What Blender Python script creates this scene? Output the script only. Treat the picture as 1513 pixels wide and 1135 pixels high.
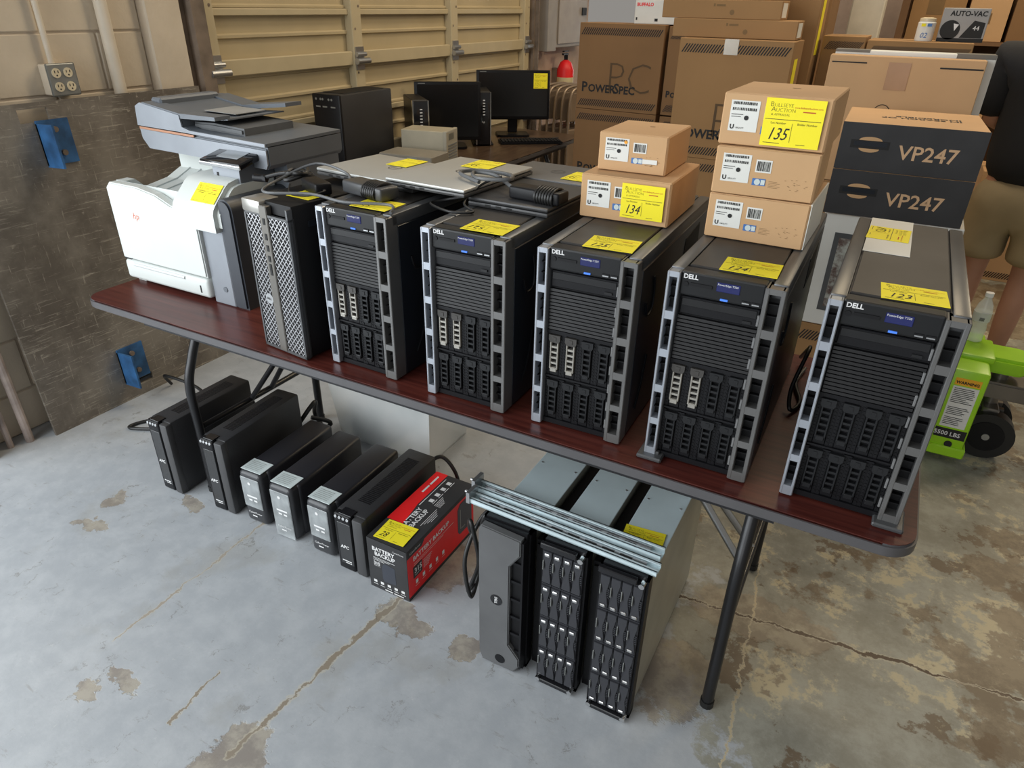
import bpy, bmesh, math, random
from mathutils import Matrix, Vector
R=math.radians
random.seed(7)
for o in list(bpy.data.objects): bpy.data.objects.remove(o)
SC=bpy.context.scene; C=SC.collection

# ---------------------------------------------------------------- camera
CP=(2.22758,-1.19432,1.60455); YAW,PITCH,ROLL=R(-27.868),R(28.959),R(1.1637); FPX=1020.33
fw=Vector((math.sin(YAW)*math.cos(PITCH),math.cos(YAW)*math.cos(PITCH),-math.sin(PITCH)))
r0=Vector((math.cos(YAW),-math.sin(YAW),0)); u0=r0.cross(fw)
rr=r0*math.cos(ROLL)+u0*math.sin(ROLL); uu=-r0*math.sin(ROLL)+u0*math.cos(ROLL)
cam=bpy.data.cameras.new('camera'); cam.sensor_width=36; cam.lens=FPX/1513*36; cam.clip_start=.05
co=bpy.data.objects.new('camera',cam); C.objects.link(co)
co.matrix_world=Matrix(((rr.x,uu.x,-fw.x,CP[0]),(rr.y,uu.y,-fw.y,CP[1]),(rr.z,uu.z,-fw.z,CP[2]),(0,0,0,1)))
SC.camera=co
# ---------------------------------------------------------------- world, lights, exposure
wd=bpy.data.worlds.new('world'); SC.world=wd; wd.use_nodes=True
wd.node_tree.nodes['Background'].inputs[0].default_value=(1.0,.95,.88,1); wd.node_tree.nodes['Background'].inputs[1].default_value=.22
def area(name,loc,target,sx,sy,power,col):
    l=bpy.data.lights.new(name,'AREA'); l.shape='RECTANGLE'; l.size=sx; l.size_y=sy; l.energy=power; l.color=col
    o=bpy.data.objects.new(name,l); C.objects.link(o); o.location=loc
    o.rotation_euler=(Vector(target)-Vector(loc)).to_track_quat('-Z','Y').to_euler(); return o
area('open_bay_daylight',(-.75,-2.2,1.7),(1.6,-.3,.3),3.2,3.2,128,(.90,.96,1.0))     # the open bay in the wall with the roller door
area('front_bay_daylight',(1.0,-5.2,2.2),(1.3,0,.6),4.5,3.2,74,(.93,.97,1.0))     # the bay behind the photographer
area('ceiling_lamp_a',(2.2,3.6,4.2),(2.2,3.6,0),1.2,.6,42,(1,.80,.52))
area('ceiling_lamp_b',(4.6,5.4,4.2),(3.6,5.2,0),1.2,.6,60,(1,.80,.52))
area('ceiling_lamp_c',(.8,2.4,4.2),(.6,2.4,0),1.2,.6,30,(1,.86,.66))
SC.view_settings.view_transform='Standard'; SC.view_settings.look='None'; SC.view_settings.gamma=1
SC.view_settings.use_curve_mapping=False; SC.view_settings.exposure=0.3

# ---------------------------------------------------------------- materials
MATS={}
def mat(name,col,rough=.5,metal=0,var=.08,scale=9,bump=0,bscale=60,spec=.5,alpha=1,trans=0,stretch=None,emit=None,coat=0):
    if name in MATS: return MATS[name]
    m=bpy.data.materials.new(name); m.use_nodes=True; nt=m.node_tree; b=nt.nodes['Principled BSDF']
    b.inputs['Roughness'].default_value=rough; b.inputs['Metallic'].default_value=metal
    b.inputs['Specular IOR Level'].default_value=spec; b.inputs['Coat Weight'].default_value=coat
    tc=nt.nodes.new('ShaderNodeTexCoord'); mp=nt.nodes.new('ShaderNodeMapping'); nt.links.new(tc.outputs['Object'],mp.inputs[0])
    if stretch: mp.inputs['Scale'].default_value=stretch
    nz=nt.nodes.new('ShaderNodeTexNoise'); nz.inputs['Scale'].default_value=scale; nz.inputs['Detail'].default_value=5; nt.links.new(mp.outputs[0],nz.inputs[0])
    rp=nt.nodes.new('ShaderNodeValToRGB'); rp.color_ramp.elements[0].position=.3; rp.color_ramp.elements[1].position=.7
    rp.color_ramp.elements[0].color=tuple(max(0,c*(1-var)) for c in col)+(1,); rp.color_ramp.elements[1].color=tuple(min(1,c*(1+var)) for c in col)+(1,)
    nt.links.new(nz.outputs[0],rp.inputs[0]); nt.links.new(rp.outputs[0],b.inputs['Base Color'])
    if bump:
        n2=nt.nodes.new('ShaderNodeTexNoise'); n2.inputs['Scale'].default_value=bscale; nt.links.new(tc.outputs['Object'],n2.inputs[0])
        bm=nt.nodes.new('ShaderNodeBump'); bm.inputs['Strength'].default_value=bump; bm.inputs['Distance'].default_value=.003; nt.links.new(n2.outputs[0],bm.inputs['Height']); nt.links.new(bm.outputs[0],b.inputs['Normal'])
    if alpha<1: b.inputs['Alpha'].default_value=alpha
    if trans: b.inputs['Transmission Weight'].default_value=trans; b.inputs['IOR'].default_value=1.33
    if emit: b.inputs['Emission Color'].default_value=emit[:3]+(1,); b.inputs['Emission Strength'].default_value=emit[3]
    MATS[name]=m; return m
BLK=mat('black plastic',(.0075,.0075,.009),.40,spec=.25); BLK2=mat('dark matte black',(.004,.004,.005),.55,spec=.3); GLOSS=mat('gloss black',(.012,.012,.014),.12)
SOFT=mat('soft black casing',(.022,.022,.024),.5,bump=.15,bscale=300)
NAVY=mat('blue black steel',(.018,.022,.029),.36,.3); TOPB=mat('dusty black top',(.034,.031,.029),.5,var=.3,scale=6)
SILV=mat('bezel silver',(.42,.45,.5),.33,.6); GUN=mat('gunmetal grey',(.105,.108,.112),.36,.5); STEEL=mat('brushed steel',(.45,.46,.47),.35,.9); CHROME=mat('chrome',(.7,.7,.7),.2,1)
ZINC=mat('blue zinc steel',(.66,.79,.83),.4,.2,var=.06); ZDARK=mat('dull galvanised side',(.50,.50,.44),.42,.6)
WHITE=mat('printer white',(.60,.635,.615),.42,var=.02); PGREY=mat('printer slate grey',(.13,.145,.165),.42,var=.06); PGL=mat('printer light slate',(.25,.27,.30),.38,.2); RIB=mat('white ridge',(.62,.65,.65),.4)
CARD=mat('light cardboard',(.56,.345,.175),.8,var=.06,scale=4,bump=.1,bscale=90); CARDK=mat('brown cardboard',(.33,.185,.075),.82,var=.07,scale=3,bump=.1,bscale=80); CARDD=mat('dark brown cardboard',(.24,.13,.055),.85,var=.08,scale=3)
BOXB=mat('printed charcoal carton',(.03,.03,.032),.6,var=.2); INK=mat('print black',(.012,.012,.012),.7); INKG=mat('print faint brown',(.2,.12,.05),.8); INKO=mat('print tan',(.62,.40,.23),.7)
YEL=mat('yellow card',(.93,.80,.02),.7,var=.03); RED=mat('carton red',(.80,.014,.018),.45); REDT=mat('print red',(.5,.08,.02),.7); PAPER=mat('white paper',(.72,.72,.68),.7,var=.03); BLUE=mat('print blue',(.05,.16,.42),.5)
WTX=mat('white lettering',(.72,.72,.72),.5,var=.02); LCD=mat('lcd blue',(.008,.010,.05),.15,emit=(.01,.015,.09,.5)); LED=mat('led blue',(.05,.15,.5),.2,emit=(.06,.2,.8,.5))
RUBB=mat('cable rubber',(.012,.012,.012),.45); CGREY=mat('grey cable',(.12,.125,.13),.4); LAPS=mat('laptop silver',(.47,.475,.455),.38,.35,var=.04,scale=5); LAPD=mat('laptop dark grey',(.05,.05,.052),.4,.2)
CREAM=mat('door cream paint',(.47,.385,.235),.55,var=.07,scale=3); CREAM2=mat('door rib cream',(.52,.435,.275),.5,var=.05); BLOCK=mat('painted block',(.63,.54,.42),.75,var=.09,scale=5,bump=.5,bscale=45); MORT=mat('mortar paint',(.50,.42,.33),.85); JAMB=mat('rusty jamb steel',(.22,.17,.13),.6,.2,var=.4,scale=7); PIPE=mat('painted conduit',(.68,.60,.48),.5)
BEIGE=mat('beige metal case',(.46,.41,.30),.5,.1); PINK=mat('far wall paint',(.50,.37,.29),.8); BLUEP=mat('worn blue paint',(.025,.10,.24),.55,var=.5,scale=14); GREEN=mat('lime green paint',(.34,.66,.02),.35,var=.08,scale=6)
GALV=mat('outlet plate grey',(.30,.31,.30),.4,.6); IVORY=mat('ivory plastic',(.68,.58,.40),.4); SKIN=mat('skin',(.50,.26,.17),.55); KHAKI=mat('khaki cloth',(.36,.28,.16),.85,bump=.2); TSH=mat('black cloth',(.012,.012,.014),.9,bump=.2); HAIR=mat('dark hair',(.03,.02,.015),.7)
CLEAR=mat('clear bottle plastic',(.85,.92,.88),.12,alpha=.45,spec=.8); WTR=mat('bottle cap white',(.85,.85,.85),.4); CHAIRM=mat('chair taupe metal',(.34,.26,.19),.35,.5); BAND=mat('table vinyl edge',(.085,.082,.086),.38,.0)
LAM=mat('dark walnut laminate',(.085,.052,.032),.28,var=.3,scale=5,stretch=(1,9,9)); LEGM=mat('leg black enamel',(.02,.02,.022),.3,.3); FILM=mat('protective film',(.42,.45,.46),.16,var=.35,scale=16,alpha=.62); STK=mat('pale blue sticker',(.55,.62,.62),.5)
SKY=mat('bright doorway light',(.9,.95,1),.5,emit=(.9,.96,1.,3.0))
TUB=mat('milky tub plastic',(.86,.92,.93),.3,alpha=.5,var=.15,scale=3)
def wood_top():
    m=bpy.data.materials.new('mahogany laminate'); m.use_nodes=True; nt=m.node_tree; b=nt.nodes['Principled BSDF']; b.inputs['Roughness'].default_value=.3; b.inputs['Specular IOR Level'].default_value=.3
    tc=nt.nodes.new('ShaderNodeTexCoord'); mp=nt.nodes.new('ShaderNodeMapping'); mp.inputs['Scale'].default_value=(1.2,22,22); nt.links.new(tc.outputs['Object'],mp.inputs[0])
    n=nt.nodes.new('ShaderNodeTexNoise'); n.inputs['Scale'].default_value=4; n.inputs['Detail'].default_value=7; nt.links.new(mp.outputs[0],n.inputs[0])
    rp=nt.nodes.new('ShaderNodeValToRGB'); rp.color_ramp.elements[0].position=.3; rp.color_ramp.elements[1].position=.75
    rp.color_ramp.elements[0].color=(.052,.011,.009,1); rp.color_ramp.elements[1].color=(.115,.028,.02,1)
    nt.links.new(n.outputs[0],rp.inputs[0]); nt.links.new(rp.outputs[0],b.inputs['Base Color']); return m
MAHOG=wood_top()
class NG:
    def __init__(s,m): s.nt=m.node_tree
    def n(s,t,**k):
        x=s.nt.nodes.new(t)
        for a,v in k.items(): setattr(x,a,v)
        return x
    def put(s,i,v):
        if hasattr(v,'is_output'): s.nt.links.new(v,i)
        elif v is not None: i.default_value=v
    def m(s,op,a,b=None,c=None,clamp=False):
        x=s.n('ShaderNodeMath',operation=op,use_clamp=clamp); s.put(x.inputs[0],a); s.put(x.inputs[1],b); s.put(x.inputs[2],c); return x.outputs[0]
    def v(s,op,a,b=None,out=0):
        x=s.n('ShaderNodeVectorMath',operation=op); s.put(x.inputs[0],a); s.put(x.inputs[1],b); return x.outputs[out]
    def noise(s,vec,scale,detail=6,rough=.6,out=0):
        x=s.n('ShaderNodeTexNoise'); s.put(x.inputs['Vector'],vec); x.inputs['Scale'].default_value=scale; x.inputs['Detail'].default_value=detail; x.inputs['Roughness'].default_value=rough; return x.outputs[out]
    def step(s,val,a,b):
        x=s.n('ShaderNodeMapRange',interpolation_type='SMOOTHSTEP'); s.put(x.inputs[0],val); x.inputs[1].default_value=a; x.inputs[2].default_value=b; return x.outputs[0]
    def mix(s,f,a,b):
        x=s.n('ShaderNodeMix',data_type='RGBA'); s.put(x.inputs[0],f); s.put(x.inputs[6],a); s.put(x.inputs[7],b); return x.outputs[2]
    def seg(s,P,a,b):
        a=Vector(a); b=Vector(b); ba=b-a
        pa=s.v('SUBTRACT',P,tuple(a)); h=s.m('DIVIDE',s.v('DOT_PRODUCT',pa,tuple(ba),1),ba.length_squared,clamp=True)
        x=s.n('ShaderNodeVectorMath',operation='SCALE'); x.inputs[0].default_value=tuple(ba); s.put(x.inputs[3],h)
        return s.v('LENGTH',s.v('SUBTRACT',pa,x.outputs[0]),None,1)
    def ell(s,P,c,rx,ry):
        q=s.v('SUBTRACT',P,tuple(c)); q=s.v('MULTIPLY',q,(1/rx,1/ry,0)); return s.v('LENGTH',q,None,1)
def floor_mat():
    m=bpy.data.materials.new('painted worn concrete'); m.use_nodes=True; g=NG(m); b=m.node_tree.nodes['Principled BSDF']
    P=g.n('ShaderNodeTexCoord').outputs['Object']
    d1=g.noise(P,7,6,.7,1); Pd=g.v('ADD',P,g.v('MULTIPLY',g.v('SUBTRACT',d1,(.5,.5,.5)),(.22,.22,0)))
    xyz=g.n('ShaderNodeSeparateXYZ'); g.put(xyz.inputs[0],P); X,Y=xyz.outputs[0],xyz.outputs[1]
    n1=g.noise(P,2.3,8,.62); n2=g.noise(P,11,8,.7); n3=g.noise(P,.9,4,.5); n4=g.noise(P,45,4,.7)
    paint=g.mix(g.step(n2,.35,.7),(.35,.372,.396,1),(.415,.436,.456,1)); paint=g.mix(g.m('MULTIPLY',g.step(n1,.56,.66),.35),paint,(.29,.28,.25,1))
    sm=g.noise(g.v('MULTIPLY',P,(3,14,1)),2.2,7,.75); paint=g.mix(g.m('MULTIPLY',g.step(sm,.60,.66),.4),paint,(.22,.21,.19,1))
    sc=g.noise(g.v('MULTIPLY',Pd,(22,5,1)),1.5,6,.75); paint=g.mix(g.m('MULTIPLY',g.m('MULTIPLY',g.step(sc,.60,.64),g.step(n1,.42,.56)),.6),paint,(.17,.16,.14,1))
    sp=g.noise(P,19,8,.8); paint=g.mix(g.m('MULTIPLY',g.m('MULTIPLY',g.step(sp,.62,.66),g.step(n1,.45,.55)),.5),paint,(.23,.215,.18,1))
    paint=g.mix(g.m('MULTIPLY',g.step(n4,.64,.72),.4),paint,(.56,.56,.53,1))
    z=g.m('ADD',g.m('MULTIPLY',g.m('SUBTRACT',X,2.02),1.15),g.m('MULTIPLY',Y,.72)); z=g.m('ADD',z,g.m('MULTIPLY',g.m('SUBTRACT',n1,.5),1.9)); z=g.m('ADD',z,g.m('MULTIPLY',g.m('SUBTRACT',n2,.5),.8))
    worn=g.step(z,.10,.22)
    n5=g.noise(P,1.15,10,.66); n6=g.noise(P,2.4,9,.7); n7=g.noise(P,5.5,9,.75)
    wc=g.mix(g.step(n7,.36,.66),(.20,.195,.16,1),(.33,.33,.285,1))
    wc=g.mix(g.m('MULTIPLY',g.step(n5,.525,.545),.85),wc,g.mix(g.step(n7,.4,.6),(.12,.085,.05,1),(.235,.185,.12,1)))
    wc=g.mix(g.m('MULTIPLY',g.step(n6,.575,.60),.8),wc,(.105,.066,.034,1))
    edge=g.m('MULTIPLY',g.m('MULTIPLY',g.step(n5,.492,.512),g.step(n5,.542,.528)),g.step(n7,.50,.56)); wc=g.mix(g.m('MULTIPLY',edge,.85),wc,(.47,.41,.27,1))
    chips=g.m('MULTIPLY',g.step(g.noise(P,9,8,.8),.58,.61),g.step(n6,.5,.44)); wc=g.mix(g.m('MULTIPLY',chips,.65),wc,(.46,.41,.29,1))
    col=g.mix(worn,paint,wc)
    # bare patches in the paint
    pat=None
    for (c,rx,ry) in (((1.187,-.60,0),.085,.12),((.755,-.579,0),.09,.03),((.70,-.66,0),.05,.03),((1.259,.207,0),.13,.13),((.094,-.244,0),.065,.025),((.05,-.12,0),.03,.05),((1.646,.538,0),.2,.16),((2.031,.135,0),.11,.14),((.30,.0,0),.05,.03),((2.2,.46,0),.22,.09),((1.28,-.05,0),.1,.05),((1.50,-.06,0),.05,.05)):
        e=g.step(g.ell(Pd,c,rx,ry),1.0,.86); pat=e if pat is None else g.m('MAXIMUM',pat,e)
    pc=g.mix(g.step(n2,.42,.6),(.20,.155,.11,1),(.34,.29,.21,1))
    rim=None
    col=g.mix(g.m('MULTIPLY',pat,.7),col,pc)
    Pc=g.v('ADD',P,g.v('MULTIPLY',g.v('SUBTRACT',g.noise(P,14,5,.7,1),(.5,.5,.5)),(.06,.06,0)))
    for a,bb,w,c in (((.60,.354,0),(.612,-.52,0),.0042,(.33,.29,.24,1)),((1.221,.0,0),(1.161,-.6,0),.0085,(.25,.21,.16,1)),((1.9,.43,0),(3.4,.57,0),.007,(.06,.035,.02,1)),((.95,-.45,0),(.97,-.62,0),.004,(.25,.21,.16,1)),((2.24,-.3,0),(2.16,.75,0),.003,(.45,.38,.25,1))):
        d=g.m('ADD',g.seg(Pc,a,bb),g.m('MULTIPLY',g.m('SUBTRACT',g.noise(P,6.5,4,.6),.47),w*4)); col=g.mix(g.m('MULTIPLY',g.step(d,w*1.5,w*1.2),.5),col,(.5,.46,.36,1)); col=g.mix(g.step(d,w,w*.6),col,c)
    g.put(b.inputs['Base Color'],col)
    g.put(b.inputs['Roughness'],g.m('ADD',.34,g.m('MULTIPLY',n2,.28)))
    bp=g.n('ShaderNodeBump'); bp.inputs['Strength'].default_value=.25; bp.inputs['Distance'].default_value=.006
    g.put(bp.inputs['Height'],g.m('SUBTRACT',g.m('MULTIPLY',n4,.3),g.m('ADD',g.m('MULTIPLY',worn,.4),g.m('MULTIPLY',pat,.8)))); g.put(b.inputs['Normal'],bp.outputs[0])
    return m
def plate_mat():
    m=bpy.data.materials.new('scratched dark plate'); m.use_nodes=True; g=NG(m); b=m.node_tree.nodes['Principled BSDF']
    P=g.n('ShaderNodeTexCoord').outputs['Object']; n1=g.noise(P,3,7,.65)
    col=g.mix(g.step(n1,.35,.65),(.135,.115,.095,1),(.265,.235,.195,1))
    for rot,sc,th in ((.25,(1,3,60),.59),(-.5,(1,50,5),.61),(.9,(1,45,6),.62),(-.1,(1,4,80),.58),(.1,(1,9,22),.62)):
        mp=g.n('ShaderNodeMapping'); g.put(mp.inputs[0],P); mp.inputs['Rotation'].default_value=(rot,0,0); mp.inputs['Scale'].default_value=sc
        s=g.noise(mp.outputs[0],1.6,5,.7); col=g.mix(g.m('MULTIPLY',g.m('MULTIPLY',g.step(s,th,th+.05),g.step(g.noise(P,2.2+rot,4,.6),.32,.52)),.72),col,(.44,.40,.33,1))
    g.put(b.inputs['Base Color'],col); b.inputs['Roughness'].default_value=.42; b.inputs['Metallic'].default_value=.25
    return m

# ---------------------------------------------------------------- mesh helpers
class B:
    def __init__(s): s.bm=bmesh.new()
    def box(s,x0,y0,z0,x1,y1,z1,bev=0,seg=2,mx=None):
        vs=[s.bm.verts.new((x,y,z)) for x in (x0,x1) for y in (y0,y1) for z in (z0,z1)]
        fs=[s.bm.faces.new([vs[i] for i in f]) for f in ((0,1,3,2),(4,6,7,5),(0,4,5,1),(2,3,7,6),(0,2,6,4),(1,5,7,3))]
        if bev:
            es=list({e for f in fs for e in f.edges}); rg=bmesh.ops.bevel(s.bm,geom=es,offset=bev,segments=seg,affect='EDGES',profile=.5); vs=list({v for f in rg['faces'] for v in f.verts}|{v for v in vs if v.is_valid})
        if mx is not None: bmesh.ops.transform(s.bm,matrix=mx,verts=[v for v in vs if v.is_valid])
        return s
    def prism(s,pts,axis,a,b,bev=0):
        def P(u,v,w): return {'x':(w,u,v),'y':(u,w,v),'z':(u,v,w)}[axis]
        n=len(pts); A=[s.bm.verts.new(P(u,v,a)) for u,v in pts]; D=[s.bm.verts.new(P(u,v,b)) for u,v in pts]
        fs=[s.bm.faces.new(A),s.bm.faces.new(D[::-1])]
        for i in range(n): fs.append(s.bm.faces.new((A[i],D[i],D[(i+1)%n],A[(i+1)%n])))
        bmesh.ops.recalc_face_normals(s.bm,faces=fs)
        if bev: bmesh.ops.bevel(s.bm,geom=list({e for f in fs[:2] for e in f.edges}),offset=bev,segments=2,affect='EDGES')
        return s
    def tube(s,path,r,n=8,r2=None):
        path=[Vector(p) for p in path]; rings=[]; up=None
        for i,p in enumerate(path):
            t=(path[min(i+1,len(path)-1)]-path[max(i-1,0)]).normalized()
            if up is None: up=t.orthogonal().normalized()
            else:
                up=up-t*up.dot(t); up=up.normalized() if up.length>1e-6 else t.orthogonal().normalized()
            sd=t.cross(up); q=r if r2 is None else r+(r2-r)*i/(len(path)-1)
            rings.append([s.bm.verts.new(p+(up*math.cos(2*math.pi*k/n)+sd*math.sin(2*math.pi*k/n))*q) for k in range(n)])
        for a,b in zip(rings,rings[1:]):
            for k in range(n): s.bm.faces.new((a[k],a[(k+1)%n],b[(k+1)%n],b[k]))
        s.bm.faces.new(rings[0][::-1]); s.bm.faces.new(rings[-1]); return s
    def cyl(s,p0,p1,r,n=16,r2=None): return s.tube([p0,p1],r,n,r2)
    def cable(s,pts,r,n=6,sub=6):
        P=[Vector(p) for p in pts]; out=[]
        for i in range(len(P)-1):
            a,b,c,d=P[max(i-1,0)],P[i],P[i+1],P[min(i+2,len(P)-1)]
            for k in range(sub):
                t=k/sub; out.append(.5*((2*b)+(c-a)*t+(2*a-5*b+4*c-d)*t*t+(3*b-a-3*c+d)*t**3))
        out.append(P[-1]); return s.tube(out,r,n)
    def lathe(s,prof,o=(0,0,0),n=20):
        rings=[[s.bm.verts.new((o[0]+r*math.cos(2*math.pi*k/n),o[1]+r*math.sin(2*math.pi*k/n),o[2]+z)) for k in range(n)] for r,z in prof]
        for a,b in zip(rings,rings[1:]):
            for k in range(n): s.bm.faces.new((a[k],a[(k+1)%n],b[(k+1)%n],b[k]))
        s.bm.faces.new(rings[0][::-1]); s.bm.faces.new(rings[-1]); return s
    def quad(s,u0,v0,u1,v1,M):
        s.bm.faces.new([s.bm.verts.new(M@Vector((u,v,0))) for u,v in ((u0,v0),(u1,v0),(u1,v1),(u0,v1))]); return s
    def poly(s,pts,M): s.bm.faces.new([s.bm.verts.new(M@Vector((u,v,0))) for u,v in pts]); return s
    def text(s,t,size,M,u=0,v=0,shear=0,align='LEFT',sx=1,bold=0):
        cu=bpy.data.curves.new('t','FONT'); cu.body=t; cu.size=size; cu.align_x=align; cu.resolution_u=2; cu.shear=shear; cu.offset=bold
        ob=bpy.data.objects.new('t',cu); me=bpy.data.meshes.new_from_object(ob)
        me.transform(M@Matrix.Translation((u,v,0))@Matrix.Diagonal((sx,1,1,1))); s.bm.from_mesh(me)
        bpy.data.objects.remove(ob); bpy.data.curves.remove(cu); bpy.data.meshes.remove(me); return s
def FR(x,y,z): return Matrix(((1,0,0,x),(0,0,-1,y),(0,1,0,z),(0,0,0,1)))       # faces -y
def TP(x,y,z,a=0): return Matrix.Translation((x,y,z))@Matrix.Rotation(a,4,'Z')   # faces up
def RT(x,y,z): return Matrix(((0,0,1,x),(1,0,0,y),(0,1,0,z),(0,0,0,1)))         # faces +x
def obj(name,b,m,parent=None,smooth=None):
    me=bpy.data.meshes.new(name); b.bm.to_mesh(me); b.bm.free(); me.materials.append(m)
    o=bpy.data.objects.new(name,me); C.objects.link(o)
    if smooth is not None:
        me.shade_smooth(); me.set_sharp_from_angle(angle=R(smooth))
    if parent: o.parent=parent
    return o
def tag(o,label,cat,group=None,kind=None):
    if label: o['label']=label
    if cat: o['category']=cat
    if group: o['group']=group
    if kind: o['kind']=kind
    return o
def thing(name,label,cat,loc=(0,0,0),rz=0,group=None,kind=None):
    o=bpy.data.objects.new(name,None); C.objects.link(o); o.location=loc; o.rotation_euler=(0,0,rz); o.empty_display_size=.05
    return tag(o,label,cat,group,kind)
def share(name,src,m,parent,loc):
    o=bpy.data.objects.new(name,src.data); C.objects.link(o); o.parent=parent; o.location=loc
    if m and m!=src.data.materials[0]:
        o.material_slots[0].link='OBJECT'; o.material_slots[0].material=m
    return o
def struct(name,b,m,parent=None,smooth=None):
    o=obj(name,b,m,parent,smooth)
    if not parent: o['kind']='structure'
    return o

# ================================================================ SETTING
b=B(); b.box(-6,-6,-.1,9,9.2,0); struct('floor',b,floor_mat())
XW=-.68
b=B(); b.box(XW-.25,-.14,0,XW-.006,1.10,3.6); wl=struct('wall_left',b,MORT)
blk=None
for i in range(15):
    z0=.003+i*.2155-.035
    for j in range(-1,3):
        y0=-.14+j*.43+(.215 if i%2 else 0); y1=y0+.422; y0c=max(y0,-.14); y1c=min(y1,.92)
        if y1c-y0c<.03 or z0+.2<0: continue
        b=B(); b.box(XW-.03,y0c,max(z0,0.002),XW,y1c,z0+.2085,.004,1); obj('concrete_block',b,BLOCK,wl)
b=B(); b.box(XW-.02,.925,0,XW+.045,1.10,3.6,.006,1); obj('pilaster',b,BLOCK,wl)
b=B(); b.box(XW-.05,1.10,0,XW+.02,1.15,3.6).box(XW-.02,1.135,0,XW+.07,1.15,3.6).box(XW+.055,1.15,0,XW+.07,1.205,3.6); struct('trim_1',b,JAMB)
b=B(); b.box(XW-.05,-.30,0,XW+.03,-.14,3.6).box(XW+.03,-.20,0,XW+.1,-.185,3.6); b.cyl((XW+.08,-.045,0),(XW+.05,-.075,3.4),.016,10).cyl((XW+.06,-.11,0),(XW+.04,-.12,3.4),.012,8); struct('trim_2',b,mat('scuffed jamb paint',(.33,.27,.24),.6,.1,var=.5,scale=9))
# garage door
dr=thing('door_1',None,None,kind='structure')
zs=[0,.255,.78,1.305,1.83,2.355,2.88]
for i in range(6):
    z0,z1=zs[i],zs[i+1]; b=B(); b.box(XW-.06,1.19,z0+.003,XW-.01,4.45,z1-.003)
    obj('door_panel',b,CREAM,dr)
    if z1-z0>.3:
        for q in (.12,.235,.245,.36,.47):
            b=B(); zz=z0+q*(z1-z0)/.525*1.0; b.prism([(XW-.012,zz),(XW+.004,zz+.006),(XW+.004,zz+.018),(XW-.012,zz+.026)],'y',1.19,4.45); obj('panel_rib',b,CREAM,dr)
for z in zs[1:6]:
    b=B(); b.box(XW-.01,1.2,z-.036,XW+.03,4.44,z+.036,.004,1); obj('strut',b,CREAM2,dr)
    b=B(); b.box(XW-.01,1.2,z+.22,XW+.02,4.44,z+.25,.003,1); obj('strut',b,CREAM2,dr)
for y in (1.235,2.262,3.285,4.364):
    b=B(); b.box(XW-.01,y-.045,0,XW+.042,y+.04,2.88,.004,1); st=obj('stile',b,CREAM2,dr)
    b=B()
    for k in range(24): b.cyl((XW+.04,y+(.02 if k%2 else -.02),.1+k*.113),(XW+.0435,y+(.02 if k%2 else -.02),.1+k*.113),.007,8)
    obj('bolt_holes',b,JAMB,st)
    for z in zs[1:6]:
        b=B(); b.box(XW+.042,y-.035,z-.06,XW+.048,y+.035,z+.06).cyl((XW+.062,y-.05,z-.015),(XW+.062,y+.06,z-.015),.017,12).cyl((XW+.055,y-.04,z+.02),(XW+.055,y+.04,z+.02),.012,10); obj('hinge',b,STEEL,dr,40)
b=B(); b.box(XW-.06,4.45,0,XW+.06,4.55,3.6).box(XW+.04,4.47,0,XW+.09,4.485,3.6); struct('trim_3',b,JAMB)
b=B(); b.box(XW-.25,4.55,0,XW-.02,5.75,3.6); struct('wall_far_left',b,PINK)
# back wall with a bright open doorway
b=B(); b.box(-.93,8.6,0,-.55,8.8,3.6).box(.35,8.6,0,7,8.8,3.6).box(-.93,8.6,2.5,7,8.8,3.6); struct('wall_back',b,PINK)
d2=thing('door_2',None,None,kind='structure'); b=B(); b.box(-.55,8.7,0,.35,8.74,2.5); obj('daylight_opening',b,SKY,d2)
b=B(); b.box(-.6,8.55,0,-.52,8.62,2.55).box(.3,8.55,0,.38,8.62,2.55).box(-.6,8.55,2.47,.38,8.62,2.55); obj('door_frame',b,WHITE,d2)
b=B(); b.box(1.62,5.6,0,1.86,5.84,3.6,.01,1); struct('trim_4',b,mat('column white',(.60,.56,.47),.7))
# dock plate leaning on the wall
t=thing('dock_plate','scratched grey brown steel dock plate leaning on the block wall','dock plate',(-.545,.03,0)); t.rotation_euler=(0,-math.atan2(.055,1.25),0)
b=B(); H_=1.252; th=.012
def strip(y0,y1,z0,z1): b.box(-th,y0,z0,0,y1,z1)
strip(0,.26,0,H_); strip(.37,.40,0,H_); strip(.47,1.06,0,H_); strip(.26,.37,0,1.185); strip(.26,.37,1.232,H_); strip(.40,.47,0,.055); strip(.40,.47,.088,H_)
obj('plate',b,plate_mat(),t)
for k,(y0,z0) in enumerate(((.31,1.03),(.34,.085))):
    b=B(); b.box(0,y0,z0,.008,y0+.12,z0+.16).box(.0,y0,z0-.005,.10,y0+.008,z0+.15); br=obj('bracket',b,BLUEP,t)
    
    for yb,zb_ in ((y0+.07,z0+.04),(y0+.06,z0+.125)):
        b=B(); b.cyl((.008,yb,zb_),(.018,yb,zb_),.011,8); obj('bolt',b,JAMB,br)
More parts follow.
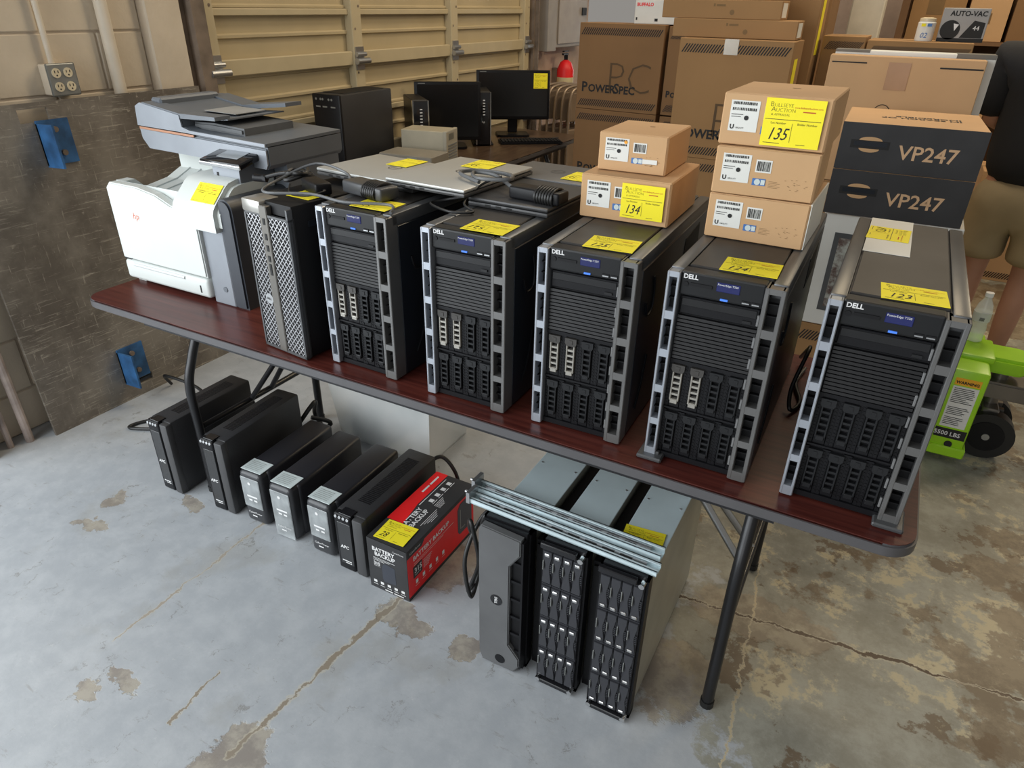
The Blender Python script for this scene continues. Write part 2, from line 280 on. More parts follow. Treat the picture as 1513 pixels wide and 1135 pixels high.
# outlet box and conduits
t=thing('outlet_box','grey metal outlet box with four sockets on the block wall','outlet',(XW,.455,1.262))
b=B(); b.box(0,0,0,.05,.105,.108,.004,1); obj('box_body',b,PIPE,t); b=B(); b.box(.05,-.003,-.003,.056,.108,.111,.005,2); obj('cover_plate',b,GALV,t)
for y in (.03,.075):
    for z in (.03,.078):
        b=B(); b.cyl((.056,y,z),(.060,y,z),.017,16); s_=obj('socket',b,IVORY,t); b=B(); b.box(.06,y-.008,z,.0606,y-.005,z+.009).box(.06,y+.005,z,.0606,y+.008,z+.009).cyl((.06,y,z-.008),(.0606,y,z-.008),.003,8); obj('slots',b,INK,s_)
b=B(); b.cyl((XW+.024,.497,1.37),(XW+.024,.487,3.5),.011,10); tag(obj('conduit',b,PIPE,None,60),'thin painted conduit running up from the outlet box','conduit')
b=B(); b.cyl((XW+.026,.748,1.10),(XW+.026,.747,3.5),.025,14); tag(obj('drain_pipe',b,PIPE,None,60),'thick painted pipe on the block wall behind the dock plate','pipe')
# electrical panel and extinguisher
t=thing('electrical_panel','grey electrical panel on the wall past the roller door','electrical panel',(XW-.015,4.62,1.24))
b=B(); b.box(0,0,0,.12,.17,1.3,.004,1); obj('side_box',b,mat('panel grey',(.30,.27,.24),.5),t); b=B(); b.box(0,.2,.02,.1,.85,1.3,.006,1); c_=obj('cabinet',b,MATS['panel grey'],t); b=B(); b.box(.1,.23,.05,.112,.82,1.25,.004,1); pd=obj('panel_door',b,mat('panel grey pale',(.36,.32,.29),.5),t); b=B(); b.box(.112,.7,.27,.122,.79,.33); obj('latch',b,INK,pd)
t=thing('fire_extinguisher','red fire extinguisher with a yellow label near the electrical panel','fire extinguisher',(-.58,5.02,.74))
b=B(); b.lathe([(.06,0),(.075,.01),(.075,.34),(.05,.40),(.02,.42)],n=20); obj('cylinder',b,RED,t,40); b=B(); b.lathe([(.0755,.12),(.0755,.28)],n=20); obj('label_sleeve',b,mat('label cream',(.7,.6,.35),.6),t,40); b=B(); b.cyl((0,0,.42),(0,0,.46),.018,10).box(-.01,-.07,.46,.01,.03,.475).box(-.01,-.06,.485,.01,.04,.495); obj('valve_handle',b,BLK,t); b=B(); b.box(-.12,-.03,-.02,-.07,.03,.35); obj('wall_bracket',b,JAMB,t)

# ================================================================ MAIN TABLE
def rrect(x0,y0,x1,y1,r,n=6):
    out=[]
    for cx,cy,a0 in ((x1-r,y0+r,-90),(x1-r,y1-r,0),(x0+r,y1-r,90),(x0+r,y0+r,180)):
        for k in range(n+1): a=R(a0+90*k/n); out.append((cx+r*math.cos(a),cy+r*math.sin(a)))
    return out
TH=.737
def folding_table(label,loc,L,Wd,topm,rz=0,group=None):
    t=thing('folding_table',label,'table',loc,rz,group)
    b=B(); b.prism(rrect(.004,.004,L-.004,Wd-.004,.055),'z',TH-.026,TH); obj('tabletop',b,topm,t)
    b=B(); b.prism(rrect(0,0,L,Wd,.058),'z',TH-.03,TH-.0015,.004); obj('edge_band',b,BAND,t,50)
    
    for ya in (.03,Wd-.05):
        b=B(); b.box(.25,ya,TH-.055,L-.25,ya+.02,TH-.03); obj('apron_rail',b,LEGM,t)
    for x,s in ((.30,1),(L-.30,-1)):
        for y,ye in ((.10,.17),(Wd-.085,Wd-.16)):
            b=B(); b.cable([(x,ye,TH-.03),(x,ye,TH-.12),(x,(y+ye)/2,TH-.2),(x,y,TH-.30),(x,y,.25),(x,y,.012)],.0155,12); lg=obj('leg',b,LEGM,t,60)
            b=B(); b.cyl((x,y,0),(x,y,.02),.018,12); obj('foot_cap',b,RUBB,lg)
        b=B(); b.cyl((x,.10,.27),(x,Wd-.085,.27),.011,10); obj('crossbar',b,LEGM,t,60)
        
        for ya,yb in ((Wd/2-.04,Wd/2-.02),(Wd/2+.06,Wd/2)):
            b=B(); b.cyl((x,ya,.27),(x+s*.34,yb,TH-.035),.010,8); obj('brace',b,STEEL if s<0 else LEGM,t,60)
    return t
t1=folding_table('long mahogany topped folding table carrying the servers',(0,0,0),2.44,.76,MAHOG)
t2=folding_table('dark walnut folding table by the roller door carrying monitors',(.125,1.44,0),2.42,.76,LAM,R(90))

# ================================================================ TOWER SERVERS
proto={}
def carrier_meshes():
    b=B(); b.box(0,.004,0,.0425,.02,.104).box(0,0,0,.008,.006,.104).box(.0345,0,0,.0425,.006,.104).box(.008,0,0,.0345,.005,.018,.002,1)
    for k in range(13):
        for x in (.002,.0365): b.box(x,-.0012,.006+k*.0075,x+.004,.001,.010+k*.0075)
    c=obj('drive_carrier',b,BLK)
    b=B(); b.box(.010,-.006,.018,.014,.004,.086,.001,1).box(.0285,-.006,.018,.0325,.004,.086,.001,1)
    for k in range(6): b.box(.013,-.005,.018+k*.0132,.030,.003,.0225+k*.0132)
    b.box(.0125,-.007,.012,.030,.004,.022,.001,1)
    h=obj('latch_handle',b,BLK)
    b=B(); b.prism([(.010,.084),(.0325,.084),(.036,.090),(.036,.102),(.0065,.102),(.0065,.09)],'y',-.006,.004); b.box(.017,-.0072,.089,.0255,-.005,.098)
    l=obj('release_button',b,BLK)
    return c,h,l
CAR,HAN,REL=carrier_meshes()
CARS=mat('carrier silver',(.40,.38,.34),.32,.6); CARB=mat('carrier dark',(.013,.0135,.015),.33,spec=.35)
SW,SH,SD=.218,.43,.59
def server(loc,rz,label,silver,foot=()):
    t=thing('tower_server',label,'server',loc,rz,'tower servers in a row on the long table')
    b=B(); b.box(.004,.028,.004,SW-.004,SD,SH-.006); obj('chassis',b,NAVY,t)
    b=B(); b.box(.030,.035,SH-.008,SW-.030,SD-.004,SH,.002,1); obj('top_panel',b,TOPB,t)
    for x0,x1 in ((0,.028),(SW-.028,SW)):
        b=B(); b.box(x0,.010,SH-.03,x1,SD,SH-.0005,.004,2); obj('top_rail',b,GUN,t,40)
    # right side panel with pressed handle outline and rear recess
    b=B(); b.box(SW-.006,.03,.004,SW,SD,SH-.03,.002,1); sp=obj('side_panel',b,NAVY,t)
    b=B(); b.cable([(SW+.0005,.075,SH-.115),(SW+.0005,.09,SH-.15),(SW+.0005,.125,SH-.145),(SW+.0005,.13,SH-.105),(SW+.0005,.12,SH-.07)],.003,6,4); obj('pressed_groove',b,BLK,sp); b=B(); b.cable([(SW+.0005,.08,.05),(SW+.0005,.11,.10),(SW+.0005,.13,.17)],.0025,6,4); obj('pressed_groove',b,BLK,sp)
    b=B(); b.prism([(.36,SH-.12),(.37,SH-.055),(.50,SH-.045),(.51,SH-.11)],'x',SW-.004,SW+.0012); obj('rear_recess',b,BLK2,sp)
    # front
    fx0,fx1=.026,SW-.036
    b=B(); b.box(fx0,.014,.006,fx1,.03,SH-.03); obj('front_backing',b,BLK2,t)
    b=B(); b.box(.024,-.004,SH-.050,SW-.036,.03,SH-.002,.004,2); cp=obj('control_strip',b,mat('control strip grey',(.012,.0125,.0135),.36,spec=.3),t)
    b=B(); b.box(.094,-.0055,SH-.030,.137,-.003,SH-.012,.001,1); obj('lcd_display',b,LCD,cp)
    b=B(); b.box(.104,-.0065,SH-.0465,.118,-.003,SH-.043); obj('status_light',b,LED,cp)
    b=B(); b.text('DELL',.0125,FR(0,-.0046,0),.030,SH-.015,bold=.0004).text('PowerEdge T320',.0055,FR(0,-.0062,0),.0955,SH-.0175)
    for k in range(4): b.quad(.052+k*.008,SH-.027,.0555+k*.008,SH-.0235,FR(0,-.0046,0))
    obj('lettering',b,WTX,cp)
    b=B(); b.cyl((.036,-.006,SH-.026),(.036,-.003,SH-.026),.005,12).box(.045,-.006,SH-.028,.086,-.003,SH-.022); 
    for x in (.143,.161): b.box(x,-.0056,SH-.046,x+.015,-.003,SH-.039)
    obj('buttons_and_ports',b,BLK2,cp)
    b=B()
    for x in (.144,.162): b.box(x,-.0062,SH-.0445,x+.013,-.0052,SH-.042)
    obj('usb_tongue',b,STEEL,cp)
    b=B(); b.box(fx0+.004,.002,SH-.089,fx1-.004,.02,SH-.053,.0015,1); od=obj('optical_drive',b,BLK,t); b=B(); b.box(fx0+.006,.0002,SH-.072,fx1-.008,.003,SH-.056,.001,1).box(fx1-.032,-.001,SH-.084,fx1-.016,.004,SH-.079); obj('drive_flap',b,mat('drive black',(.014,.014,.015),.33,spec=.35),od)
    b=B(); b.box(fx0+.002,.008,.238,fx1-.002,.02,.34)
    for k in range(12): z=.243+k*.0080; b.prism([(.0,z),(.008,z-.001),(.008,z+.006),(.002,z+.005)],'x',fx0+.002,fx1-.003)
    obj('vent_slats',b,mat('slat black',(.005,.005,.006),.42,spec=.28),t)
    n=0
    for row in range(2):
        for k in range(4):
            x=fx0+.002+k*.0385; z=.128-row*.112
            c=share('drive_carrier',CAR,None,t,(x-.002,.004,z)); c.scale=(.9,1,1)
            h=share('latch_handle',HAN,CARS if (row==0 and k<silver) else CARB,c,(0,0,0)); share('release_button',REL,mat('latch grey',(.06,.056,.052),.35,.3) if (row==0 and k<silver) else CARB,c,(0,0,0))
    b=B(); b.box(fx0,.0,.004,fx1,.02,.016).box(fx0,.0,.125,fx1,.02,.129).box(fx0,.002,.232,fx1,.02,.24); b.box(fx0,.012,.004,fx0+.003,.02,.24); obj('bay_frame',b,BLK,t)
    # bezel side strips with openings
    def bezel(x0,x1,lip,m,cells):
        b=B(); zt,zb=SH-.004,.004
        ws=[(.345,.415),(.262,.328),(.180,.245),(.100,.163),(.026,.085)]
        b.box(x0,-.012,zb,x0+lip,.03,zt,.0015,1).box(x1-lip,-.012,zb,x1,.03,zt,.0015,1)
        edges=[zt]+[v for w in ws for v in (w[1],w[0])]+[zb]
        for i in range(0,len(edges),2): b.box(x0+lip*.5,-.0115,edges[i+1],x1-lip*.5,.028,edges[i])
        o=obj('bezel_strip',b,m,t)
        b=B(); b.box(x0+lip*.6,.012,zb,x1-lip*.6,.026,zt)
        for w in ws:
            for k in range(1,cells): zz=w[0]+(w[1]-w[0])*k/cells; b.box(x0+lip*.6,.002,zz-.0012,x1-lip*.6,.02,zz+.0012)
        obj('bezel_grille',b,BLK2,o)
    bezel(0,.025,.0055,SILV,3); bezel(SW-.037,SW,.0085,mat('bezel dark steel',(.17,.168,.165),.34,.55),3)
    for k in range(8):
        b=B(); b.box(SW-.0425,-.002,.03+k*.045,SW-.038,.012,.052+k*.045,.001,1); obj('latch_tab',b,mat('tab grey',(.2,.2,.2),.35,.3),t)
    for s_ in foot:
        x=-.012 if s_<0 else SW-.045
        b=B(); b.box(x,-.028,0,x+.055,.045,.010,.003,1).box(x+.012,-.01,.006,x+.045,.04,.016,.002,1); obj('stabiliser_foot',b,GUN,t)
    
    for fx_ in (.02,SW-.05):
        for fy_ in (.05,.5): b=B(); b.box(fx_,fy_,0,fx_+.03,fy_+.05,.006); obj('foot_pad',b,RUBB,t)
    return t
servers=[]
for (x,y,a,sv,ft,lab) in ((1.0136,.068,-1.1,2,(),'dark tower server under a silver laptop next to the mesh fronted workstation'),
    (1.3325,.056,.5,2,(),'dark tower server with a black laptop and a coiled adapter on top'),
    (1.620,.0655,1.27,2,(),'dark tower server carrying two stacked small cartons'),
    (1.898,.0655,.2,2,(-1,),'dark tower server carrying three stacked cartons'),
    (2.184,.0708,-.1,0,(1,),'dark tower server at the table end with bare top and paper sheet')):
    servers.append(server((x,y,TH),R(a),lab,sv,ft))
for o in (CAR,HAN,REL): bpy.data.objects.remove(o)
b=B(); b.quad(0,0,.028,.03,RT(1.013+SW+.0012,.15,TH+.355)); tag(obj('asset_sticker',b,PAPER),'small worn paper sticker on a server side below the laptop','sticker'); 
b=B()
# ================================================================ WORKSTATION
t=thing('workstation_tower','black workstation tower with a silver mesh front between printer and servers','computer',(.782,.045,TH),R(-6.5))
w,h,d=.172,.418,.45
b=B(); b.box(.003,.012,.004,w-.003,d,h,.004,2); obj('case',b,BLK2,t,40)
b=B(); b.box(0,.004,.006,w,.016,h-.03); obj('front_backing',b,INK,t)
def lattice(b,x0,x1,z0,z1,y):
    sx,sz=.0155,.0088
    nz_=int((z1-z0)/sz)
    for i in range(nz_):
        z=z0+i*sz; off=(i%2)*sx/2
        k=-1
        while x0+off+k*sx<x1:
            xa=x0+off+k*sx; pts=[(xa,z),(xa+sx/2,z+sz)]; pts2=[(xa+sx/2,z+sz),(xa+sx,z)]
            for (p,q) in (pts,pts2):
                if min(p[0],q[0])<x0-.001 or max(p[0],q[0])>x1+.001: continue
                b.prism([(p[0],p[1]-.0014),(q[0],q[1]-.0014),(q[0],q[1]+.0018),(p[0],p[1]+.0018)],'y',y,y+.004)
            k+=1
for x0,x1 in ((.006,.064),(.094,.166)):
    b=B(); lattice(b,x0,x1,.012,h-.036,-.002); obj('mesh_grille',b,mat('grille silver',(.52,.52,.54),.3,.7),t)
b=B(); b.box(0,-.004,.004,.006,.012,h-.03).box(w-.006,-.004,.004,w,.012,h-.006).box(0,-.004,.004,w,.012,.012).box(0,-.004,h-.036,w,.012,h-.03); obj('front_frame',b,GUN,t)
b=B(); b.box(.064,-.006,.006,.094,.012,h-.008,.002,1); cs=obj('centre_strip',b,mat('centre strip',(.16,.15,.135),.35,.5),t)
b=B()
for z in (.37,.33,.30,.272,.25,.235): b.box(.076,-.0075,z-.008,.084,-.005,z+.008)
obj('ports',b,INK,cs)
b=B(); b.cyl((.052,-.006,.155),(.052,-.002,.155),.015,20); lg=obj('logo_badge',b,STEEL,t); b=B(); b.text('DELL',.008,FR(0,-.0063,0),.0425,.152,bold=.0003); obj('lettering',b,INK,lg)
b=B(); b.box(-.002,-.006,h-.032,.07,.06,h+.001,.004,2); obj('silver_handle_cap',b,mat('cap champagne',(.42,.41,.38),.3,.6),t,40)
b=B(); b.box(w-.003,.06,h-.06,w+.0008,.09,h-.045).box(w-.003,.1,.06,w+.0008,.13,.075); obj('side_latch',b,NAVY,t)

# ================================================================ PRINTER
t=thing('laser_printer','white and slate grey multifunction laser printer on the table end','printer',(.0,.19,TH))
b=B(); b.box(.01,.012,.012,.42,.44,.30,.006,2); obj('body',b,WHITE,t,40)
b=B(); b.prism([(.0,.085),(.405,.085),(.405,.245),(.475,.245),(.475,.30),(.30,.30),(.235,.325),(.15,.338),(.02,.338),(.0,.32)],'y',-.014,.02,.004); obj('front_door',b,WHITE,t)
b=B(); b.box(.0,-.016,.014,.405,.03,.080,.012,3); tr=obj('paper_tray',b,WHITE,t,40)
b=B(); b.cyl((.05,-.014,.068),(.30,-.014,.068),.006,10); obj('tray_grip',b,RIB,tr,60); b=B(); b.box(.365,-.0168,.03,.371,-.015,.055); obj('paper_gauge',b,INK,tr)
b=B(); b.box(-.003,-.008,.078,.03,.02,.098); obj('door_notch',b,INK,t)
b=B(); b.prism([(.02,.338),(.10,.30),(.20,.315),(.34,.375),(.44,.375),(.44,.28),(.02,.28)],'x',.02,.34); ot=obj('output_tray',b,WHITE,t)
for k in range(4):
    b=B(); b.prism([(.10,.285),(.10,.304),(.20,.3195),(.335,.377),(.335,.30)],'x',.07+k*.055,.073+k*.055); o=obj('tray_ridge',b,RIB,ot)
b=B(); b.prism([(.012,.0),(.02,.338),(.06,.338),(.10,.30),(.10,0)],'x',.012,.05); obj('left_shoulder',b,WHITE,t)
b=B(); b.prism([(-.016,.243),(-.016,.298),(-.011,.312),(.0,.325),(.045,.368),(.06,.378),(.09,.384),(.24,.384),(.24,.243)],'x',.30,.505,.014); obj('right_cover',b,WHITE,t,35)
b=B(); b.box(.405,.0,.0,.50,.44,.245,.004,1); obj('grey_side_frame',b,PGL,t)
b=B(); b.cyl((.465,-.002,.055),(.465,.002,.055),.009,16); obj('round_button',b,PGREY,t)
pr=[(.495,0),(.495,.30)]+[(.515+.035*math.sin(R(a)),.31+.035*math.cos(R(a))) for a in range(-30,100,20)]+[(.552,.0)]
b=B(); b.prism(pr,'y',.0,.45,.006); obj('right_side_panel',b,mat('printer dark slate',(.035,.04,.05),.4),t,35)
b=B(); b.box(.02,.26,.33,.30,.45,.425,.006,1); obj('riser',b,WHITE,t)
b=B(); b.box(.385,.10,.34,.50,.24,.428,.004,1).box(.30,.24,.30,.555,.48,.41); obj('panel_post',b,PGREY,t)
b=B(); b.box(.386,.0985,.345,.50,.102,.425); pf=obj('post_front',b,PGL,t); b=B(); b.box(.402,.097,.375,.411,.099,.395,.001,1); obj('usb_port',b,INK,pf)
mx=Matrix.Translation((.44,.155,.436))@Matrix.Rotation(R(12),4,'X')
b=B(); b.box(-.085,-.075,-.008,.085,.06,.012,.005,2,mx); cpn=obj('control_panel',b,GLOSS,t,40); b=B(); b.box(-.04,-.045,.0125,.05,.04,.0135,mx=mx); obj('touch_screen',b,mat('screen grey',(.30,.33,.36),.15),cpn); b=B(); b.box(-.087,-.078,-.006,.087,-.072,.006,.002,1,mx); obj('panel_trim',b,CHROME,cpn)
b=B(); b.prism([(-.005,.445),(.02,.415),(.55,.405),(.56,.418),(.56,.47),(-.01,.485)],'y',.165,.50,.004); obj('scanner_bed',b,PGREY,t)
b=B(); b.prism([(-.005,.447),(.02,.417),(.55,.407),(.558,.42),(.558,.462),(-.008,.477)],'y',.160,.166); obj('scanner_front',b,PGL,t)
b=B(); b.prism([(-.008,.4775),(.25,.4725),(.25,.4795),(-.008,.4845)],'y',.159,.164); obj('copper_line',b,mat('copper strip',(.40,.20,.12),.4,.3),t)
b=B(); b.prism([(-.012,.488),(.20,.484),(.56,.473),(.56,.482),(.24,.492),(.205,.50),(.20,.535),(.02,.560),(-.005,.548)],'y',.162,.50,.004); obj('feeder_lid',b,PGREY,t)
b=B(); b.prism([(-.012,.488),(.20,.484),(.56,.473),(.56,.482),(.24,.492),(.205,.50),(.20,.535),(.02,.560),(-.005,.548)],'y',.157,.163); obj('feeder_front',b,PGL,t)
b=B(); b.prism([(.03,.548),(.20,.525),(.36,.530),(.36,.541),(.2,.54),(.03,.562)],'y',.160,.22).prism([(.05,.55),(.20,.525),(.40,.548),(.40,.560),(.2,.54),(.05,.562)],'y',.42,.495).box(.02,.20,.535,.07,.44,.572,.006,1).prism([(.05,.535),(.20,.515),(.37,.528),(.37,.532),(.2,.522),(.05,.545)],'y',.20,.44); obj('input_tray',b,PGREY,t)
b=B(); b.prism([(.12,.5365),(.33,.5345),(.33,.5362),(.12,.538)],'y',.27,.40); obj('tray_lining',b,mat('dusty tray grey',(.30,.30,.29),.7),t)
b=B(); b.prism([(.21,.492),(.43,.486),(.43,.508),(.30,.514),(.21,.512)],'y',.20,.42,.006); obj('exit_tray',b,mat('exit tray slate',(.10,.105,.11),.55,var=.2),t)
b=B(); b.cyl((.12,-.0145,.24),(.12,-.0142,.24),.0165,24); o=obj('logo_disc',b,mat('logo pale',(.70,.66,.62),.4),t); b=B(); b.text('hp',.03,FR(0,-.0148,0),.105,.232,shear=.2); obj('lettering',b,REDT,o)

# ================================================================ AUCTION TAGS
def auction_tag(M,num,label,w=.106,h=.084,rows=True):
    t=thing('auction_tag',label,'tag',group='yellow auction lot tags'); t.matrix_world=M
    I=Matrix.Identity(4); I2=Matrix.Translation((0,0,.0012))
    b=B(); b.box(0,0,0,w,h,.0008); obj('card',b,YEL,t)
    b=B(); k=w/.106; b.text('B',.0125*k,I2,.008*k,h-.015*k,bold=-.0002).text('ULLSEYE',.0092*k,I2,.0155*k,h-.015*k,bold=-.0002).text('A',.0125*k,I2,.011*k,h-.0235*k,bold=-.0002).text('UCTION',.0092*k,I2,.0195*k,h-.0235*k,bold=-.0002).text('& APPRAISAL',.006*k,I2,.012*k,h-.0305*k,bold=-.0001)
    b.quad(.003,h*.56,w-.004,h*.572,I2); b.quad(w*.50,h*.1,w*.506,h*.5,I2); b.text('Lot Number',.0055*k,I2,.014*k,h*.47).text('Bidder Number',.0055*k,I2,.062*k,h*.47).quad(.006*k,h*.06,.036*k,h*.072,I2).quad(.066*k,h*.06,.082*k,h*.072,I2)
    obj('printed_text',b,mat('print olive black',(.07,.06,.01),.7),t)
    b=B(); b.text('www.BullseyeAuctions.com',.0044*k,I2,.052*k,h-.016*k).quad(.068*k,h-.0225*k,.090*k,h-.0205*k,I2); obj('red_text',b,REDT,t)
    if num=='~':
        b=B(); b.cable([(.010*k,h*.16,.0012),(.017*k,h*.40,.0012)],.0006*k,4,2)
        b.cable([(.022*k,h*.36,.0012),(.030*k,h*.40,.0012),(.024*k,h*.22,.0012),(.033*k,h*.18,.0012)],.0006*k,4,3)
        b.cable([(.044*k,h*.40,.0012),(.037*k,h*.30,.0012),(.045*k,h*.24,.0012),(.038*k,h*.16,.0012)],.0006*k,4,3); obj('pen_strokes',b,INK,t)
    elif num: b=B(); b.text(num,.031*k,I2,.010*k,h*.14,shear=.35,sx=.8); obj('handwritten_number',b,INK,t)
    return t
TZ=TH+SH+.0006
for nm,x,y,a,lab in (('123',2.264,.098,.06,'yellow auction tag 123 lying on the end server beside the paper sheet'),('124',1.984,.096,.03,'yellow auction tag 124 in front of the three stacked cartons'),('125',1.704,.091,.08,'yellow auction tag 125 in front of the two stacked cartons'),('~',1.424,.066,.02,'yellow auction tag on the server in front of the black laptop'),('~',1.096,.088,0,'yellow auction tag on a server top crossed by an adapter cable')):
    auction_tag(TP(x,y,TZ,a),nm,lab)
t=B(); t.box(0,0,0,.088,.29,.0006); o=obj('paper_sheet',t,PAPER); o.location=(2.213,.372,TZ); tag(o,'cream paper sheet lying on the end server','paper')
auction_tag(TP(2.215,.582,TZ+.0009,R(-92)),'~','yellow auction tag lying sideways on the paper sheet',.106,.084)
auction_tag(TP(.862,.115,TH+.418+.001,-.1),'','yellow auction tag on the workstation top under the cable coil',.085,.07)
auction_tag(Matrix.Translation((.385,.1885,TH+.3262))@Matrix.Rotation(R(43.7),4,'X'),'','blank yellow auction tag on the white printer cover',.10,.066)

# ================================================================ LAPTOPS, ADAPTERS
def laptop(label,loc,rz,w,d,h,m,logo=True):
    t=thing('laptop',label,'laptop',loc,rz)
    b=B(); b.box(0,0,0,w,d,h*.52,.004,2); bs=obj('base',b,mat('laptop base dark',(.09,.09,.09),.4,.3) if m==LAPS else LAPD,t,40)
    b=B(); b.box(0,0,h*.56,w,d,h,.004,2); ld=obj('lid',b,m,t,40)
    b=B(); b.cyl((.03,d-.004,h*.5),(w-.03,d-.004,h*.5),h*.3,8); obj('hinge',b,BLK,t)
    b=B()
    for k in range(3): b.box(.05+k*.03,-.0006,h*.15,.065+k*.03,.003,h*.4)
    b.box(w-.12,-.0006,h*.2,w-.03,.002,h*.27); obj('side_ports',b,INK,bs)
    if logo:
        b=B()
        for k in range(24):
            a0,a1=2*math.pi*k/24,2*math.pi*(k+1)/24; b.poly([(.02*math.cos(a0),.02*math.sin(a0)),(.02*math.cos(a1),.02*math.sin(a1)),(.0175*math.cos(a1),.0175*math.sin(a1)),(.0175*math.cos(a0),.0175*math.sin(a0))],TP(w*.5,d*.52,h+.0006))
        b.text('DELL',.012,TP(w*.5-.0135,d*.52-.004,h+.0006)); obj('logo',b,GUN,ld)
    return t
TS=TH+SH
laptop('silver laptop lying across the workstation and first server',(.80,.30,TS+.001),R(-6),.36,.25,.021,LAPS)
o=laptop('scuffed silver laptop overlapping another silver laptop',(1.10,.225,TS+.024),R(-3),.245,.33,.02,LAPS)
laptop('black laptop on a server with ports on its side',(1.335,.243,TS+.001),R(-2),.22,.25,.022,LAPD,False)
laptop('dark grey laptop behind the black laptop with a yellow tag',(1.27,.505,TS+.001),R(-2),.27,.20,.024,mat('laptop charcoal',(.12,.12,.12),.45,.3))
auction_tag(TP(.945,.43,TS+.0235,-.06),'','yellow auction tag on the rear silver laptop',.075,.10)
auction_tag(TP(1.195,.435,TS+.0455,-.03),'~','yellow auction tag on the scuffed silver laptop',.085,.10)
auction_tag(TP(1.452,.525,TS+.0265,-.05),'~','yellow auction tag on the dark grey laptop',.07,.10)
def adapter(label,loc,rz,l,w,h,paths,m=BLK,wrap=True):
    t=thing('power_adapter',label,'power adapter',loc,rz)
    b=B(); b.box(0,0,0,l,w,h,.006,3); obj('brick',b,m,t,40)
    if wrap:
        for k in range(7):
            b=B(); x=l*.55+k*.0075; b.tube([(x,w/2+(w/2+.005)*math.cos(a*math.pi/8),h/2+(h/2+.005)*math.sin(a*math.pi/8)) for a in range(17)],.0035,6); obj('cord_wrap',b,RUBB,t,60)
    for p_,r_,mm in paths:
        b=B(); b.cable(p_,r_); obj('cord',b,mm,t,60)
    return t
adapter('boxy black adapter beside a cable coil on the workstation',(.855,.18,TH+.42),R(-25),.10,.045,.032,[([(.10,.02,.016),(.13,.01,.02),(.12,-.03,.012),(.05,-.05,.006),(-.03,-.02,.01)],.0025,RUBB),
    ([(-.10,-.03,.01),(-.08,.03,.03),(-.04,.05,.02),(-.05,-.01,.035),(-.10,.0,.02),(-.09,.05,.035),(-.04,.03,.03),(-.06,-.02,.015),(-.11,.02,.03),(-.07,.06,.02),(-.03,.01,.035),(-.08,-.02,.03),(-.13,-.06,.012)],.0058,RUBB),
    ([(-.12,-.05,.012),(-.15,-.075,.012)],.011,BLK)],wrap=False)
adapter('grey black adapter with wrapped cord on the first server',(1.0,.175,TS+.003),R(-13),.155,.06,.032,[([(0,.03,.016),(-.06,.06,.03),(-.15,.03,.045),(-.19,-.06,.012),(-.14,-.14,.0),(-.02,-.08,.005),(.1,-.07,.005),(.2,-.01,.005),(.25,-.05,.003)],.0036,CGREY)],mat('adapter grey',(.06,.062,.066),.35))
adapter('black adapter with tightly coiled cord on the black laptop',(1.43,.275,TS+.024),R(-6),.14,.05,.03,[([(0,.02,.02),(-.08,.06,.032),(-.14,.05,.034),(-.09,.0,.034),(-.02,.03,.036),(-.06,.09,.032),(-.15,.08,.032),(-.17,.03,.032),(-.08,-.01,.028)],.005,CGREY),([(-.04,.03,.04),(-.08,.0,.02),(-.08,-.07,-.01),(-.03,-.10,-.018),(-.08,-.13,-.018),(-.16,-.10,-.018),(-.15,-.06,-.016),(-.1,-.04,-.004)],.003,RUBB)])

